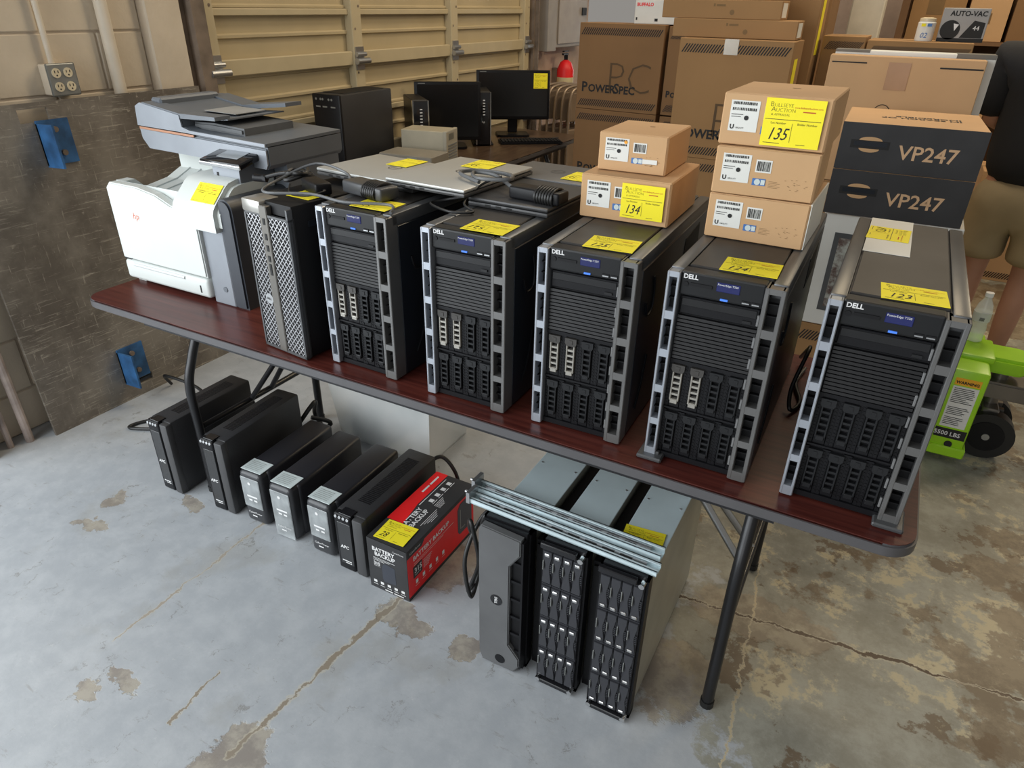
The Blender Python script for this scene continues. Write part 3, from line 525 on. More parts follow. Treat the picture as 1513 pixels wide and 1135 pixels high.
# ================================================================ SMALL CARTONS
def carton(name,label,loc,rz,w,d,h,m,cat='box',group=None,flap=True):
    t=thing(name,label,cat,loc,rz,group); b=B(); b.box(0,0,0,w,d,h,.0025,1); body=obj('carton',b,m,t)
    return t,body
def ubi(label,loc,rz,w,d,h,dot=False,white=False):
    t,bd=carton('equipment_carton',label,loc,rz,w,d,h,CARD,group='small brown equipment cartons on the servers')
    b=B(); b.box(.003,-.0015,.002,w-.004,.001,h-.002); fl=obj('front_flap',b,CARD,t)
    F=FR(0,-.0022,0); F2=FR(0,-.003,0)
    k=h/.095; b=B(); b.quad(.016,.026*k,.072,.082*k,F).quad(.082,.05*k,.113,.075*k,F); lb=obj('shipping_label',b,PAPER,fl)
    b=B(); random.seed(3)
    for z,hh in ((.0745,.005),(.064,.005)):
        x=.02
        while x<.066: q=random.choice((.0008,.0014,.002)); b.quad(x,z*k,x+q,(z+hh)*k,F2); x+=q+random.choice((.001,.0016))
    x=.085
    while x<.110: q=random.choice((.0008,.0014,.002)); b.quad(x,.053*k,x+q,.072*k,F2); x+=q+random.choice((.001,.0014))
    b.quad(.019,.056*k,.042,.0572*k,F2).quad(.019,.052*k,.038,.053*k,F2); b.text('U',.012,F2,.019,.030*k,bold=.0004).text('UBIQUITI',.004,F2,.03,.031*k)
    b.poly([(.049+.0045*math.cos(2*math.pi*a/14),.051*k+.0045*math.sin(2*math.pi*a/14)) for a in range(14)],F2)
    obj('barcode_print',b,INK,lb)
    b=B(); b.quad(.080,.024*k,.106,.038*k,F); sl=obj('blue_seal',b,BLUE,fl); b=B(); b.poly([(.090+.006*math.cos(2*math.pi*a/14),.031*k+.006*math.sin(2*math.pi*a/14)) for a in range(14)],F2).quad(.097,.026*k,.105,.036*k,F2); obj('seal_emblem',b,STK,sl)
    b=B()
    for i in range(5): b.quad(.112,(.034-i*.003)*k,.112+.026*random.uniform(.6,1),(.0346-i*.003)*k,F)
    for i in range(18): xx=w-.062+random.random()*.045; zz=(.02+random.random()*.022)*k; b.quad(xx,zz,xx+.003,zz+.0007,F)
    b.quad(w*.5,d*.6,w*.58,d*.62,TP(0,0,h+.0006)); obj('faint_print',b,INKG,fl)
    if dot: b=B(); b.poly([(.064+.004*math.cos(2*math.pi*a/14),.074*k+.004*math.sin(2*math.pi*a/14)) for a in range(14)],F2); obj('orange_dot',b,mat('orange dot',(.85,.36,.02),.6),fl); b=B(); b.quad(.106,.026*k,.14,.037*k,F2); obj('white_strip',b,PAPER,fl)
    if white: b=B(); b.box(w-.002,.002,.001,w+.001,d,h); obj('white_sleeve',b,PAPER,t)
    return t
ubi('wide brown carton on a server bearing auction tag 134',(1.605,.304,TS+.001),R(1.4),.211,.249,.098)
ubi('smaller brown carton with an orange dot on the carton bearing tag 134',(1.621,.357,TS+.1005),R(1.9),.161,.20,.084,True)
ubi('brown carton with a white sleeve, lowest of three stacked',(1.90,.303,TS+.001),R(-1),.204,.24,.093,False,True)
ubi('brown carton in the middle of three stacked',(1.901,.300,TS+.0955),R(1.5),.202,.25,.094)
ubi('brown carton bearing auction tag 135, topmost of three stacked',(1.897,.315,TS+.191),R(-.3),.206,.259,.098)
auction_tag(Matrix.Translation((1.706,.3035,TS+.014))@Matrix.Rotation(R(1.4),4,'Z')@FR(0,-.0036,0),'134','yellow auction tag 134 on the lower of two stacked cartons',.098,.076)
auction_tag(Matrix.Translation((1.980,.312,TS+.197))@FR(0,-.0036,0),'135','yellow auction tag 135 on the topmost of three cartons',.110,.088)

# ================================================================ UPS UNITS
def apc(label,loc,rz,w,h,d,grp):
    t=thing('battery_unit',label,'battery backup',loc,rz,grp)
    b=B(); b.box(0,.02,.004,w,d,h,.007,2); obj('casing',b,SOFT,t,40)
    b=B(); b.box(0,0,.002,w*.60,.03,h-.002,.008,3); ff=obj('front_panel',b,BLK,t,40)
    b=B(); b.box(w*.64,.0,.002,w,.03,h-.004,.006,2); obj('front_column',b,mat('ups grey black',(.05,.05,.052),.4),t,40)
    b=B(); b.box(w*.12,-.0012,.03,w*.58,.002,h*.86,.001,1); obj('gloss_inlay',b,mat('inlay black',(.03,.031,.033),.22),ff)
    b=B(); b.text('APC',.017,FR(0,-.002,0),w*.17,h*.42,bold=.0005,shear=.15); b.quad(w*.18,.042,w*.5,.046,FR(0,-.002,0)).quad(w*.28,.035,w*.5,.038,FR(0,-.002,0)); obj('lettering',b,WTX,ff)
    for k in range(4):
        b=B(); b.cyl((w*.12+k*w*.135,.003,h-.012),(w*.12+k*w*.135,-.004,h-.010),.005,10); obj('front_button',b,STEEL,ff)
    b=B(); b.box(w*.2,.003,h-.001,w*.62,.035,h+.003,.001,1); obj('display_hood',b,GLOSS,ff)
    b=B()
    for k in range(34): b.box(w*.30,.08+k*(d-.13)/34,h-.0005,w*.72,.08+(k+.55)*(d-.13)/34,h+.0012)
    obj('top_vents',b,BLK,t)
    return t
G1='black battery units with raised vents on the floor'
apc('tall black battery unit closest to the dock plate',(.132,.019,0),R(.3),.100,.301,.382,G1)
apc('tall black battery unit standing beside the grey filmed units',(.387,.029,0),R(2.7),.100,.301,.382,G1)
apc('shorter black battery unit standing against the red carton',(.972,.018,0),0,.112,.228,.40,G1)
def cyber(label,loc,rz,film):
    w,h,d=.105,.215,.37; t=thing('battery_unit',label,'battery backup',loc,rz,'rounded battery units with film covered fronts')
    b=B(); b.box(0,.035,.003,w,d,h,.014,3); obj('casing',b,mat('ups satin black',(.018,.018,.022),.38),t,40)
    b=B(); b.box(.002,0,.001,w-.006,.06,h-.002,.016,3); ff=obj('front_panel',b,mat('ups front black',(.035,.036,.04),.3),t,40)
    z0=.004 if film else .07
    b=B(); b.box(.010,-.0025,z0,w-.014,.001,h-.022,.002,1); obj('protective_film',b,FILM,ff)
    b=B(); b.quad(.03,.115,.075,.122,FR(0,-.0032,0)).quad(.036,.10,.05,.107,FR(0,-.0032,0)).quad(.058,.10,.072,.107,FR(0,-.0032,0)); b.text('CyberPower',.0115,FR(0,-.0032,0),.022,.045,shear=.2).quad(.038,.032,.058,.037,FR(0,-.0032,0)); b.poly([(.048+.006*math.cos(2*math.pi*a/14),.172+.006*math.sin(2*math.pi*a/14)) for a in range(14)],FR(0,-.0032,0)); obj('lettering',b,WTX,ff)
    b=B(); b.box(.006,.012,h-.001,w-.012,.075,h+.001,.0005,1); sk=obj('top_sticker',b,STK,t); b=B()
    for k in range(6): b.quad(.016,.022+k*.008,w-.03,.0235+k*.008,TP(0,0,h+.0016))
    obj('small_print',b,GALV,sk)
    return t
cyber('rounded battery unit with a pale sticker next to the tall black unit',(.535,.04,0),R(2),False)
cyber('rounded battery unit whose film hangs down to the floor',(.675,.035,0),R(2),True)
cyber('rounded battery unit with a pale sticker next to the shorter black unit',(.838,.035,0),R(1),False)
# red carton
t,bd=carton('battery_carton','red and black battery backup carton on the floor',(1.11,.007,0),0,.146,.376,.195,RED)
w,d,h=.146,.376,.195
b=B(); b.box(-.001,-.001,.0,w-.001,.001,h+.001).box(-.001,0,h-.001,w,d,h+.001).box(-.001,0,0,.001,d,h); k_=obj('black_print',b,BOXB,t)
b=B(); b.box(.0,.16,h+.0005,.045,d,h+.0016).poly([(0,.10),(.06,.10),(.045,.2),(0,.2)],TP(0,0,h+.0014)); obj('red_print',b,RED,t)
b=B(); F=FR(0,-.0018,0); T_=TP(0,0,h+.0024); S_=RT(w+.001,0,0)
b.text('BATTERY',.021,F,.018,.155,bold=.0006,sx=.95).text('BACKUP',.021,F,.026,.137,bold=.0006,sx=.95).text('CyberPower',.008,F,.095,.175).text('315',.016,F,.02,.10,bold=.0005).text('WATTS',.007,F,.02,.093)
for k in range(3): b.quad(.02,.127-k*.005,.10-k*.02,.1285-k*.005,F)
for k in range(5): b.quad(.014+k*.026,.024,.026+k*.026,.034,F).quad(.012+k*.026,.016,.029+k*.026,.018,F)
b.quad(.055,.005,.085,.009,F).quad(.089,.005,.125,.009,F)
Rm=T_@Matrix.Translation((.052,.118,0))@Matrix.Rotation(R(90),4,'Z')
b.text('BATTERY',.024,Rm,-.03,-.022,bold=.0006).text('BACKUP',.024,Rm,-.02,-.045,bold=.0006)
for k in range(4): b.quad(.0+.01*k,-.062-k*.006,.09-.008*k,-.0605-k*.006,Rm)
b.quad(.08,-.002,.12,.001,Rm).quad(.12,-.002,.235,.0,Rm)
for k in range(4): b.quad(.11+k*.034,-.03,.125+k*.034,-.014,Rm).quad(.105+k*.034,-.036,.131+k*.034,-.034,Rm)
for k in range(5): b.quad(.10,-.045-k*.005,.15-.005*k,-.0435-k*.005,Rm)
b.quad(.14,.026,.18,.033,Rm).quad(.186,.026,.235,.033,Rm)
b.text('BATTERY BACKUP',.0235,S_,.028,.14,bold=.0005).text('CyberPower',.011,S_,.012,.176)
for k in range(2): b.quad(.03,.128-k*.007,.25-k*.06,.1292-k*.007,S_)
for k in range(6): b.quad(.078,.105-k*.006,.125-.004*k,.1065-k*.006,S_)
for k in range(5): b.quad(.035+k*.036,.045,.047+k*.036,.060,S_).quad(.032+k*.036,.037,.052+k*.036,.0385,S_)
b.text('315',.026,S_,.031,.090,bold=.0006).text('WATTS',.009,S_,.033,.078)
obj('white_print',b,WTX,t)
b=B(); b.box(w-.0005,.0,0,w+.0006,d,.012).box(w-.0005,.026,.072,w+.0007,.071,.116).prism([(.0,h),(0,h-.028),(.075,h-.028),(.09,h-.012),(d,h-.012),(d,h)],'x',w-.0005,w+.0007); obj('side_black_print',b,BOXB,t)
b=B(); b.prism([(.285,.05),(.275,.065),(.275,.155),(.29,.172),(.345,.172),(.36,.155),(.36,.06),(.35,.05)],'x',w-.0005,w+.001); o=obj('unit_picture',b,mat('picture slate',(.04,.045,.06),.35),t); b=B(); b.quad(.288,.07,.292,.15,RT(w+.0016,0,0)).quad(.295,.068,.318,.072,RT(w+.0016,0,0)); obj('picture_highlight',b,GALV,o)
b=B(); b.prism([(.055,.04),(.05,.05),(.05,.10),(.06,.115),(.098,.11),(.10,.045)],'y',-.0016,0); obj('unit_picture',b,MATS['picture slate'],t)
auction_tag(TP(1.128,.016,.1985,.05),'28','yellow auction tag 28 on the red and black carton',.106,.086)

# ================================================================ RACK SERVERS standing on edge
def rack_drive(flip):
    b=B(); b.box(.0008,.003,.0008,.0272,.02,.1085)
    b.prism([(.002,.004),(.026,.004),(.026,.018),(.021,.05),(.021,.06),(.026,.09),(.026,.105),(.002,.105),(.002,.09),(.010,.06),(.010,.05),(.002,.018)],'y',-.002,.004,.0008)
    for k in range(5): b.box(.019,-.0005,.038+k*.006,.0265,.004,.041+k*.006)
    return b
def rack(label,x,y,w,kind):
    h,d=.485,.56; t=thing('rack_server',label,'server',(x,y,0),0,'rack units standing on edge on the floor')
    b=B(); b.box(.004,.02,.012,w-.004,d,h-.024,.0015,1); obj('chassis',b,ZDARK,t)
    b=B(); b.box(.0035,.06,h-.0255,w-.0035,d+.002,h-.022,.001,1); tp=obj('top_cover',b,ZINC,t)
    b=B()
    for yy in (.12,.3,.45):
        for xx in (.015,w-.015): b.cyl((xx,yy,h-.0225),(xx,yy,h-.0205),.003,8)
    obj('cover_screw',b,STEEL,tp)
    b=B(); b.box(0,.0,.0,.006,.03,h).box(w-.006,0,0,w,.03,h).box(0,.0,.0,w,.03,.012).box(0,0,h-.012,w,.03,h).box(.004,.018,.01,w-.004,.03,h-.01); obj('front_frame',b,BLK,t)
    if kind=='bezel':
        b=B(); b.prism([(.002,.03),(.012,.003),(w*.83,.003),(w*.95,.03),(w*.95,.06),(w*.70,.10),(w*.70,.38),(w*.92,.425),(w*.92,h-.012),(.01,h-.004),(.002,h-.02)],'y',-.035,-.012,.003); z=obj('bezel',b,mat('bezel grey plastic',(.105,.107,.11),.42,var=.12),t,35)
        b=B(); b.box(w*.70,-.022,.04,w*.94,-.006,.44)
        obj('bezel_backing',b,BLK2,t)
        for k in range(6):
            b=B(); b.box(w*.69,-.028,.075+k*.062,w*.95,-.02,.083+k*.062); obj('bezel_rib',b,BLK,t)
        b=B(); b.box(w*.93,-.03,.02,w*.97,-.005,h-.02); obj('bezel_edge',b,BLK,t)
        b=B(); b.cyl((w*.42,-.0365,.25),(w*.42,-.034,.25),.017,24); lg=obj('logo_ring',b,GLOSS,z); b=B(); Mx=FR(w*.42,-.0372,.25)@Matrix.Rotation(R(-90),4,'Z'); b.text('DELL',.0105,Mx,-.012,-.0035,bold=.0003); obj('lettering',b,WTX,lg)
        b=B(); b.cyl((w*.52,-.0365,.035),(w*.52,-.034,.035),.015,20); obj('lock_badge',b,BLK,z)
        for k in range(5):
            b=B(); b.box(-.004,-.02,.06+k*.085,.004,-.008,.075+k*.085); obj('edge_clip',b,STEEL,t)
        b=B(); b.box(.004,-.012,.004,w-.004,.0,h-.004); obj('bezel_frame',b,BLK,t)
    else:
        src=None; nw=(w-.012)/4
        for r_ in range(4):
            for c_ in range(4):
                if src is None: src=obj('drive_module',rack_drive(0),mat('drive slate',(.035,.036,.042),.35),t); q=src
                else: q=share('drive_module',src,None,t,(0,0,0))
                q.location=(.006+c_*nw,-.012,.02+r_*.1115); q.scale=(nw/.028,1,1)
                zz=.090 if kind=='up' else .008
                b=B(); b.box(.006,-.0055,zz,.021,-.001,zz+.009,.002,1); obj('tab',b,CHROME,q)
                b=B(); b.box(.002,-.004,.045,.0052,.002,.075,.001,1); obj('grip_rail',b,GALV,q)
        b=B(); b.box(0,-.018,h-.018,w*.8,-.004,h-.002,.002,1); obj('ear_bracket',b,GLOSS,t); b=B(); b.box(.012,-.02,.001,w*.9,-.004,.014,.002,1); obj('ear_bracket',b,GLOSS,t)
        
        for sx_,sz_ in ((w*.9,h-.012),(.012,.012),(w*.9,.012)):
            b=B(); b.cyl((sx_,-.022,sz_),(sx_,.0,sz_),.007,10); obj('thumb_screw',b,CHROME,t)
    return t
rack('grey bezelled rack server on edge with a round logo',1.542,-.030,.131,'bezel')
rack('rack storage unit on edge with chrome tabs at the drive tops, beside the bezel',1.708,-.035,.117,'up')
rack('rack storage unit on edge with tag on top',1.858,-.04,.117,'down')
for x0,x1,lab in ((1.676,1.705,'dark mounting rail strip between the bezelled and chrome tabbed units'),(1.8275,1.8555,'dark mounting rail strip between the two storage units')):
    b=B(); b.box(x0,.0,.0,x1,.52,.44); b.box(x0+.004,-.006,.03,x1-.004,.0,.43); tag(obj('rail_spacer',b,BLK2),lab,'rail')
auction_tag(TP(1.864,.075,.4648,.1),'~','yellow auction tag on a rack storage unit',.10,.06)
def slide_rail(label,p0,p1,w,h):
    p0=Vector(p0); p1=Vector(p1); L=(p1-p0).length; t=thing('slide_rail',label,'rail',p0,math.atan2(p1.y-p0.y,p1.x-p0.x))
    b=B(); b.box(0,0,0,L,w,.003).box(0,0,0,L,.003,h).box(0,w-.003,0,L,w,h).box(0,0,h-.003,L,.008,h).box(0,w-.008,h-.003,L,w,h); obj('outer_channel',b,ZINC,t)
    b=B(); b.box(.02,.010,.004,L-.03,w-.010,.010).box(.02,.010,.004,L-.03,.013,h-.004).box(.02,w-.013,.004,L-.03,w-.010,h-.004); inn=obj('inner_slide',b,STEEL,t)
    b=B()
    for k in range(9): b.box(.05+k*(L-.1)/9,w*.42,.0098,.08+k*(L-.1)/9,w*.58,.0108)
    obj('slot',b,INK,inn)
    b=B(); b.box(-.006,-.004,0,.004,w+.004,h+.018).cyl((-.006,.01,h+.01),(-.016,.01,h+.01),.004,8); obj('end_bracket',b,STEEL,t); return t
slide_rail('zinc slide rail with open slots across the rack units, rear one',(1.475,.032,.486),(1.978,.018,.486),.036,.020)
slide_rail('zinc slide rail across the rack units, front one over the drives',(1.485,-.012,.4862),(1.985,-.03,.4862),.034,.015)

# ================================================================ TUB AND CABLES BELOW THE TABLE
t=thing('storage_tub','milky translucent plastic storage tub under the table','storage tub',(.44,.59,0))
b=B(); w,d,h=.50,.33,.33
def ring(z,e): return [(e,e),(w-e,e),(w-e,d-e),(e,d-e)]
for e0,z0,e1,z1,th in ((.03,.0,.0,h,.004),):
    o1=[b.bm.verts.new((x,y,z0)) for x,y in ring(0,e0)]; o2=[b.bm.verts.new((x,y,z1)) for x,y in ring(0,e1)]; i2=[b.bm.verts.new((x,y,z1)) for x,y in ring(0,e1+th)]; i1=[b.bm.verts.new((x,y,z0+th)) for x,y in ring(0,e0+th)]
    for A_,D_ in ((o1,o2),(o2,i2),(i2,i1)):
        for k in range(4): b.bm.faces.new((A_[k],A_[(k+1)%4],D_[(k+1)%4],D_[k]))
    b.bm.faces.new(o1[::-1]); b.bm.faces.new(i1)
obj('tub',b,TUB,t)
b=B(); b.box(-.012,-.012,h-.012,w+.012,.0,h).box(-.012,d,h-.012,w+.012,d+.012,h).box(-.012,0,h-.012,.0,d,h).box(w,0,h-.012,w+.012,d,h); obj('rim',b,TUB,t)
t=B(); t.box(.50,.64,.012,.70,.88,.16,.01,1); tag(obj('cable_bundle',t,CGREY),'dim grey bundle inside the translucent tub','cable')
for nm,pts,r_,lab in (('power_cable',[(.20,.42,.20),(.16,.45,.10),(.02,.42,.02),(-.15,.30,.012),(-.33,.21,.008),(-.30,.30,.008),(-.12,.42,.012),(-.25,.52,.06),(-.45,.50,.09),(-.50,.55,.01)],.007,'black power cable looping out beside the dock plate'),
    ('power_cable',[(.44,.43,.16),(.46,.50,.22),(.40,.55,.12),(.48,.52,.05),(.40,.48,.03),(.47,.56,.09),(.43,.50,.14)],.009,'black cable tangle behind the tall battery units'),
    ('power_cable',[(1.05,.41,.19),(1.08,.46,.20),(1.13,.47,.14),(1.15,.48,.02),(1.12,.56,.008)],.007,'black cable arching behind the shorter black battery unit'),
    ('cable_coil',[(1.53,.10,.42),(1.49,.05,.40),(1.475,-.02,.30),(1.50,-.03,.18),(1.475,.06,.24),(1.46,.03,.36),(1.49,-.01,.42),(1.505,.0,.28),(1.47,.0,.16),(1.48,.07,.2),(1.5,.03,.40),(1.53,.10,.44)],.006,'black cable coil hanging between red carton and bezelled server'),
    ('power_cable',[(2.13,.70,TH+.02),(2.15,.58,TH+.10),(2.155,.50,TH+.13),(2.14,.44,TH+.05),(2.15,.40,TH+.012),(2.165,.46,TH+.008),(2.14,.56,TH+.008),(2.15,.66,TH+.008)],.005,'black cable loop on the table between the last two servers')):
    b=B(); b.cable(pts,r_,8,7); tag(obj(nm,b,RUBB,None,60),lab,'cable')

# ================================================================ SECOND TABLE CONTENT
T2=TH
t=thing('computer_tower','plain black computer tower behind the printer','computer',(-.557,1.75,T2))
b=B(); b.box(0,.01,.008,.186,.44,.43,.006,2); obj('case',b,SOFT,t,40); b=B(); b.box(0,0,.004,.186,.02,.43,.006,2); f_=obj('front_panel',b,BLK,t,40); b=B(); b.box(.02,.06,.428,.166,.40,.433,.003,1); obj('top_grille',b,BLK2,t)
b=B()
for k,x in enumerate((.03,.06,.075,.115,.135)): b.cyl((x,-.001,.405),(x,-.0025,.405),.006,12)
for x in (.025,.07,.125): b.box(x,-.0015,.365,x+.03,0,.372)
obj('front_ports',b,GALV,f_)
def sff(label,loc,rz):
    w,h,d=.10,.345,.32; t=thing('small_desktop',label,'computer',loc,rz,'slim desktop computers standing on the walnut table')
    b=B(); b.box(.002,.01,.01,w-.002,d,h,.004,1); obj('case',b,BLK,t)
    b=B(); b.box(.006,-.004,.012,w-.006,.012,h-.004,.004,2); f=obj('front_panel',b,GLOSS,t,40)
    b=B(); b.box(0,-.005,.01,.006,.02,h-.002).box(w-.006,-.005,.01,w,.02,h-.002); obj('silver_edge',b,CHROME,t)
    b=B(); b.text('hp',.018,FR(0,-.0048,0),.04,h*.44); 
    for k in range(6): b.box(.045,-.0052,h*.58+k*.018,.06,-.0045,h*.58+.006+k*.018)
    obj('front_marks',b,WTX,f); b=B(); b.box(-.02,.03,0,w+.02,.28,.011,.003,1); obj('stand',b,BLK2,t); return t
sff('slim desktop computer between black tower and square monitor',(-.385,2.40,T2),.8)
sff('slim desktop computer in front of the monitor bearing a yellow tag',(-.312,3.018,T2),.62)
def monitor(label,loc,rz,w,h,zb,tilt):
    t=thing('monitor',label,'monitor',loc,rz)
    mx=Matrix.Translation((0,0,zb))@Matrix.Rotation(R(-tilt),4,'X')
    b=B(); b.box(-w/2,0,0,w/2,.03,h,.006,2,mx); bz=obj('housing',b,BLK,t,40); b=B(); b.box(-w/2+.018,-.0012,.022,w/2-.018,.002,h-.018,mx=mx); obj('screen',b,mat('dark screen',(.008,.008,.009),.18),bz)
    b=B(); b.quad(-w/2+.025,h-.013,-w/2+.07,h-.009,mx@FR(0,-.0016,0)); obj('brand_strip',b,GALV,bz)
    b=B(); b.box(-w*.3,.028,h*.2,w*.3,.055,h*.8,.01,2,mx); obj('back_cover',b,BLK,bz)
    b=B(); b.box(-.035,.03,.02,.035,.06,zb+h*.5,.006,1); obj('neck',b,BLK,t); b=B(); b.prism(rrect(-.12,-.06,.12,.14,.04),'z',0,.016,.004); obj('base',b,BLK,t); return t
mo=monitor('square black monitor beside the slim desktop computers',(-.43,2.86,T2),.66,.43,.36,.05,3)
mo2=monitor('wide black monitor with a yellow tag behind the keyboard',(-.30,3.52,T2),.62,.53,.33,.115,3)
M0=Matrix.Translation((-.30,3.52,T2))@Matrix.Rotation(.62,4,'Z')@Matrix.Translation((0,0,.115))@Matrix.Rotation(R(-3),4,'X')
auction_tag(M0@FR(.145,-.0028,.21),'~','yellow auction tag stuck on the wide monitor screen',.10,.10)
t=thing('keyboard','black keyboard in front of the wide monitor','keyboard',(-.20,3.16,T2),R(38))
b=B(); b.prism([(0,0),(.44,0),(.44,.14),(0,.14)],'z',0,.016,.004); obj('tray',b,BLK,t); kb=B(); kb.box(0,0,0,.020,.018,.007,.002,1); k0=obj('key',kb,BLK2,t); k0.location=(.012,.012,.016)
for r_ in range(5):
    for c_ in range(18):
        if r_ or c_: share('key',k0,None,t,(.012+c_*.0232,.012+r_*.0235,.016))
b=B(); b.cable([(.2,.14,.008),(.22,.2,.01),(.36,.17,.012),(.46,.22,.008)],.003); obj('cord',b,RUBB,t)
t=thing('storage_box','beige metal storage box with a small display behind the laptops','storage device',(-.05,2.25,T2),.2)
b=B(); b.box(-.28,.0,0,0,.17,.215,.004,1); obj('case',b,BEIGE,t); b=B(); b.box(-.02,-.003,.0,.004,.173,.218,.005,2); f=obj('front_cover',b,mat('beige front',(.42,.38,.29),.5),t)
b=B(); b.quad(.03,.165,.11,.20,RT(.0048,0,0)); obj('display',b,mat('display olive',(.16,.15,.11),.3),f); b=B(); 
for k in range(8): b.box(.004,.02,.02+k*.016,.007,.15,.028+k*.016)
obj('vent_slat',b,GALV,f)
t=thing('flat_device','low grey device lying in front of the beige storage box','device',(-.30,1.95,T2),.1); b=B(); b.box(0,0,0,.33,.20,.125,.004,1); obj('case',b,mat('taupe metal',(.26,.235,.19),.5),t); b=B(); b.box(.18,-.003,.01,.24,.0,.115); obj('front_plate',b,GALV,t)

# folded chairs
def chair(label,loc,rz):
    t=thing('folding_chair',label,'chair',loc,rz,'folded metal chairs standing by the wall')
    for s in (-1,1):
        b=B(); b.cable([(s*.20,0,.01),(s*.20,.0,.5),(s*.20,.0,.85),(s*.17,0,.98),(s*.10,0,1.01),(0,0,1.015)],.012,8,4); obj('leg',b,CHAIRM,t,60)
        b=B(); b.cyl((s*.18,.03,.01),(s*.18,.025,.72),.010,8); obj('leg',b,CHAIRM,t,60)
    b=B(); b.box(-.185,-.006,.76,.185,.008,.98,.01,2); obj('backrest',b,CHAIRM,t); b=B(); b.box(-.175,.012,.32,.175,.03,.70,.012,2); obj('seat',b,CHAIRM,t); b=B(); b.cyl((-.2,0,.18),(.2,0,.18),.007,8); obj('stretcher',b,CHAIRM,t); return t
for k in range(5): chair(('folded taupe metal chair beside the stacked computer cartons','folded taupe metal chair, second from the stacked computer cartons','folded taupe metal chair, middle one of five','folded taupe metal chair, second from the wall','folded taupe metal chair right by the wall')[k],(-.12-k*.072,4.42+k*.019,0),R(75))

# ================================================================ BIG CARTONS
def stripes(b,w,z,hh,M,n=46):
    k=0; x=.012; st=(w-.024)/n
    for i in range(n): b.poly([(x+i*st,z),(x+i*st+st*.5,z),(x+i*st+st*.5+hh*.6,z+hh),(x+i*st+hh*.6,z+hh)],M) if x+i*st+st*.5+hh*.6<w-.004 else None
def pc_box(label,loc,rz,w,d,h,m,txt=True,group='printed brown computer cartons',side=False,n=38):
    t,bd=carton('computer_carton',label,loc,rz,w,d,h,m,group=group); F=FR(0,-.0012,0)
    b=B(); stripes(b,w,h-.066,.04,F,n); stripes(b,w,.02,.04,F,n)
    if txt:
        k=w/.565; b.text('P',.082*k,F,.035*k,.105,bold=.002).text('OWER',.064*k,F,.083*k,.105,bold=.002).text('S',.082*k,F,.262*k,.105,bold=.002).text('PEC',.064*k,F,.2985*k,.105,bold=.002)
    pr_=obj('black_print',b,INK,t)
    if txt: b=B(); b.text('PC',.26*w/.565,F,w*.36,.11,bold=-.006); obj('faint_initials',b,mat('print dull brown',(.10,.06,.028),.8),t)
    b=B(); b.quad(0,d*.46,w,d*.54,TP(0,0,h+.0008)); obj('packing_tape',b,mat('tape tan',(.45,.32,.17),.25),t)
    if side: b=B(); b.quad(d*.25,h*.45,d*.6,h*.86,RT(w+.001,0,0)); obj('yellow_sticker',b,YEL,t)
    return t
for k,z in enumerate((0,.5,1.0)):
    pc_box(('lowest','middle','top')[k]+' brown computer carton of the stack by the folded chairs',(.284,3.30,z+.001*k),R(-3),.56,.28,.499,CARDD)
    pc_box(('lowest','middle','top')[k]+' brown computer carton of the stack beside the white boxed router',(.86,3.30,z-.0+.001*k),R(-3),.34,.28,.492,CARDD,k==2)
pc_box('brown computer carton at the bottom of the stack topped by flat cartons',(1.1,2.72,0),0,.565,.30,.29,CARDK,False)
pc_box('brown computer carton in the middle of the stack topped by flat cartons',(1.1,2.72,.291),0,.565,.30,.584,CARDK,True)
pc_box('taped brown computer carton right under the flat cartons',(1.1,2.72,.876),0,.565,.30,.584,CARDK,True,side=True)
b=B(); b.box(1.33,2.7165,1.39,1.40,2.7178,1.461); tag(obj('tape_patch',b,mat('clear tape',(.45,.38,.28),.15),),'clear tape patch on the carton under the flat cartons','tape')
for k,(x,w,lab) in enumerate(((1.03,.62,'lowest flat brown carton on the taped computer carton'),(.96,.60,'middle flat brown carton above the taped computer carton'),(.92,.55,'upper flat brown carton above the taped computer carton'),(.95,.53,'highest flat brown carton above the taped computer carton'))):
    t,bd=carton('flat_carton',lab,(x,2.80+.01*k,1.462+k*.086),R(1),w,.22,.085,CARDK); b=B(); b.quad(w*.44,.055,w*.455,.068,FR(0,-.001,0)).quad(w*.465,.056,w*.54,.065,FR(0,-.001,0)).poly([(w*.6+.012*math.cos(a*.5),.03+.012*math.sin(a*.5)) for a in range(12)],FR(0,-.001,0)); obj('faint_print',b,INKG,t); b=B(); b.box(w-.002,.02,.01,w+.0012,.16,.075); obj('white_label',b,PAPER,t)
t,bd=carton('router_carton','white carton with red lettering on the computer carton stack',(.62,3.34,1.502),R(-2),.27,.2,.13,PAPER); b=B(); b.text('BUFFALO',.025,FR(0,-.001,0),.012,.095,bold=.001); obj('lettering',b,RED,t); b=B(); b.quad(.01,.02,.02,.035,FR(0,-.001,0)).quad(.13,.015,.15,.03,FR(0,-.001,0)); obj('icons',b,INK,t)
t,bd=carton('red_carton','small red and white carton beside the white carton',(.91,3.36,1.496),R(-2),.12,.15,.10,RED); b=B(); b.box(.062,-.001,0,.121,.151,.1005); obj('white_half',b,PAPER,t); b=B(); b.quad(.085,.02,.10,.035,FR(0,-.0018,0)); obj('mark',b,INK,t)
pc_box('tall brown carton behind the taped computer carton, lower',(1.22,3.16,0),0,.475,.3,.95,CARDK,False); pc_box('tall brown carton behind the taped computer carton, upper',(1.22,3.16,.951),0,.475,.3,.95,CARDK,False,side=True)
pc_box('narrow striped brown carton beside the long striped carton',(1.72,3.32,0),0,.215,.35,1.475,CARDK,False,n=24)
pc_box('long striped brown carton under the wipes canister',(1.945,3.30,0),0,.49,.37,1.462,CARDK,False,n=60)
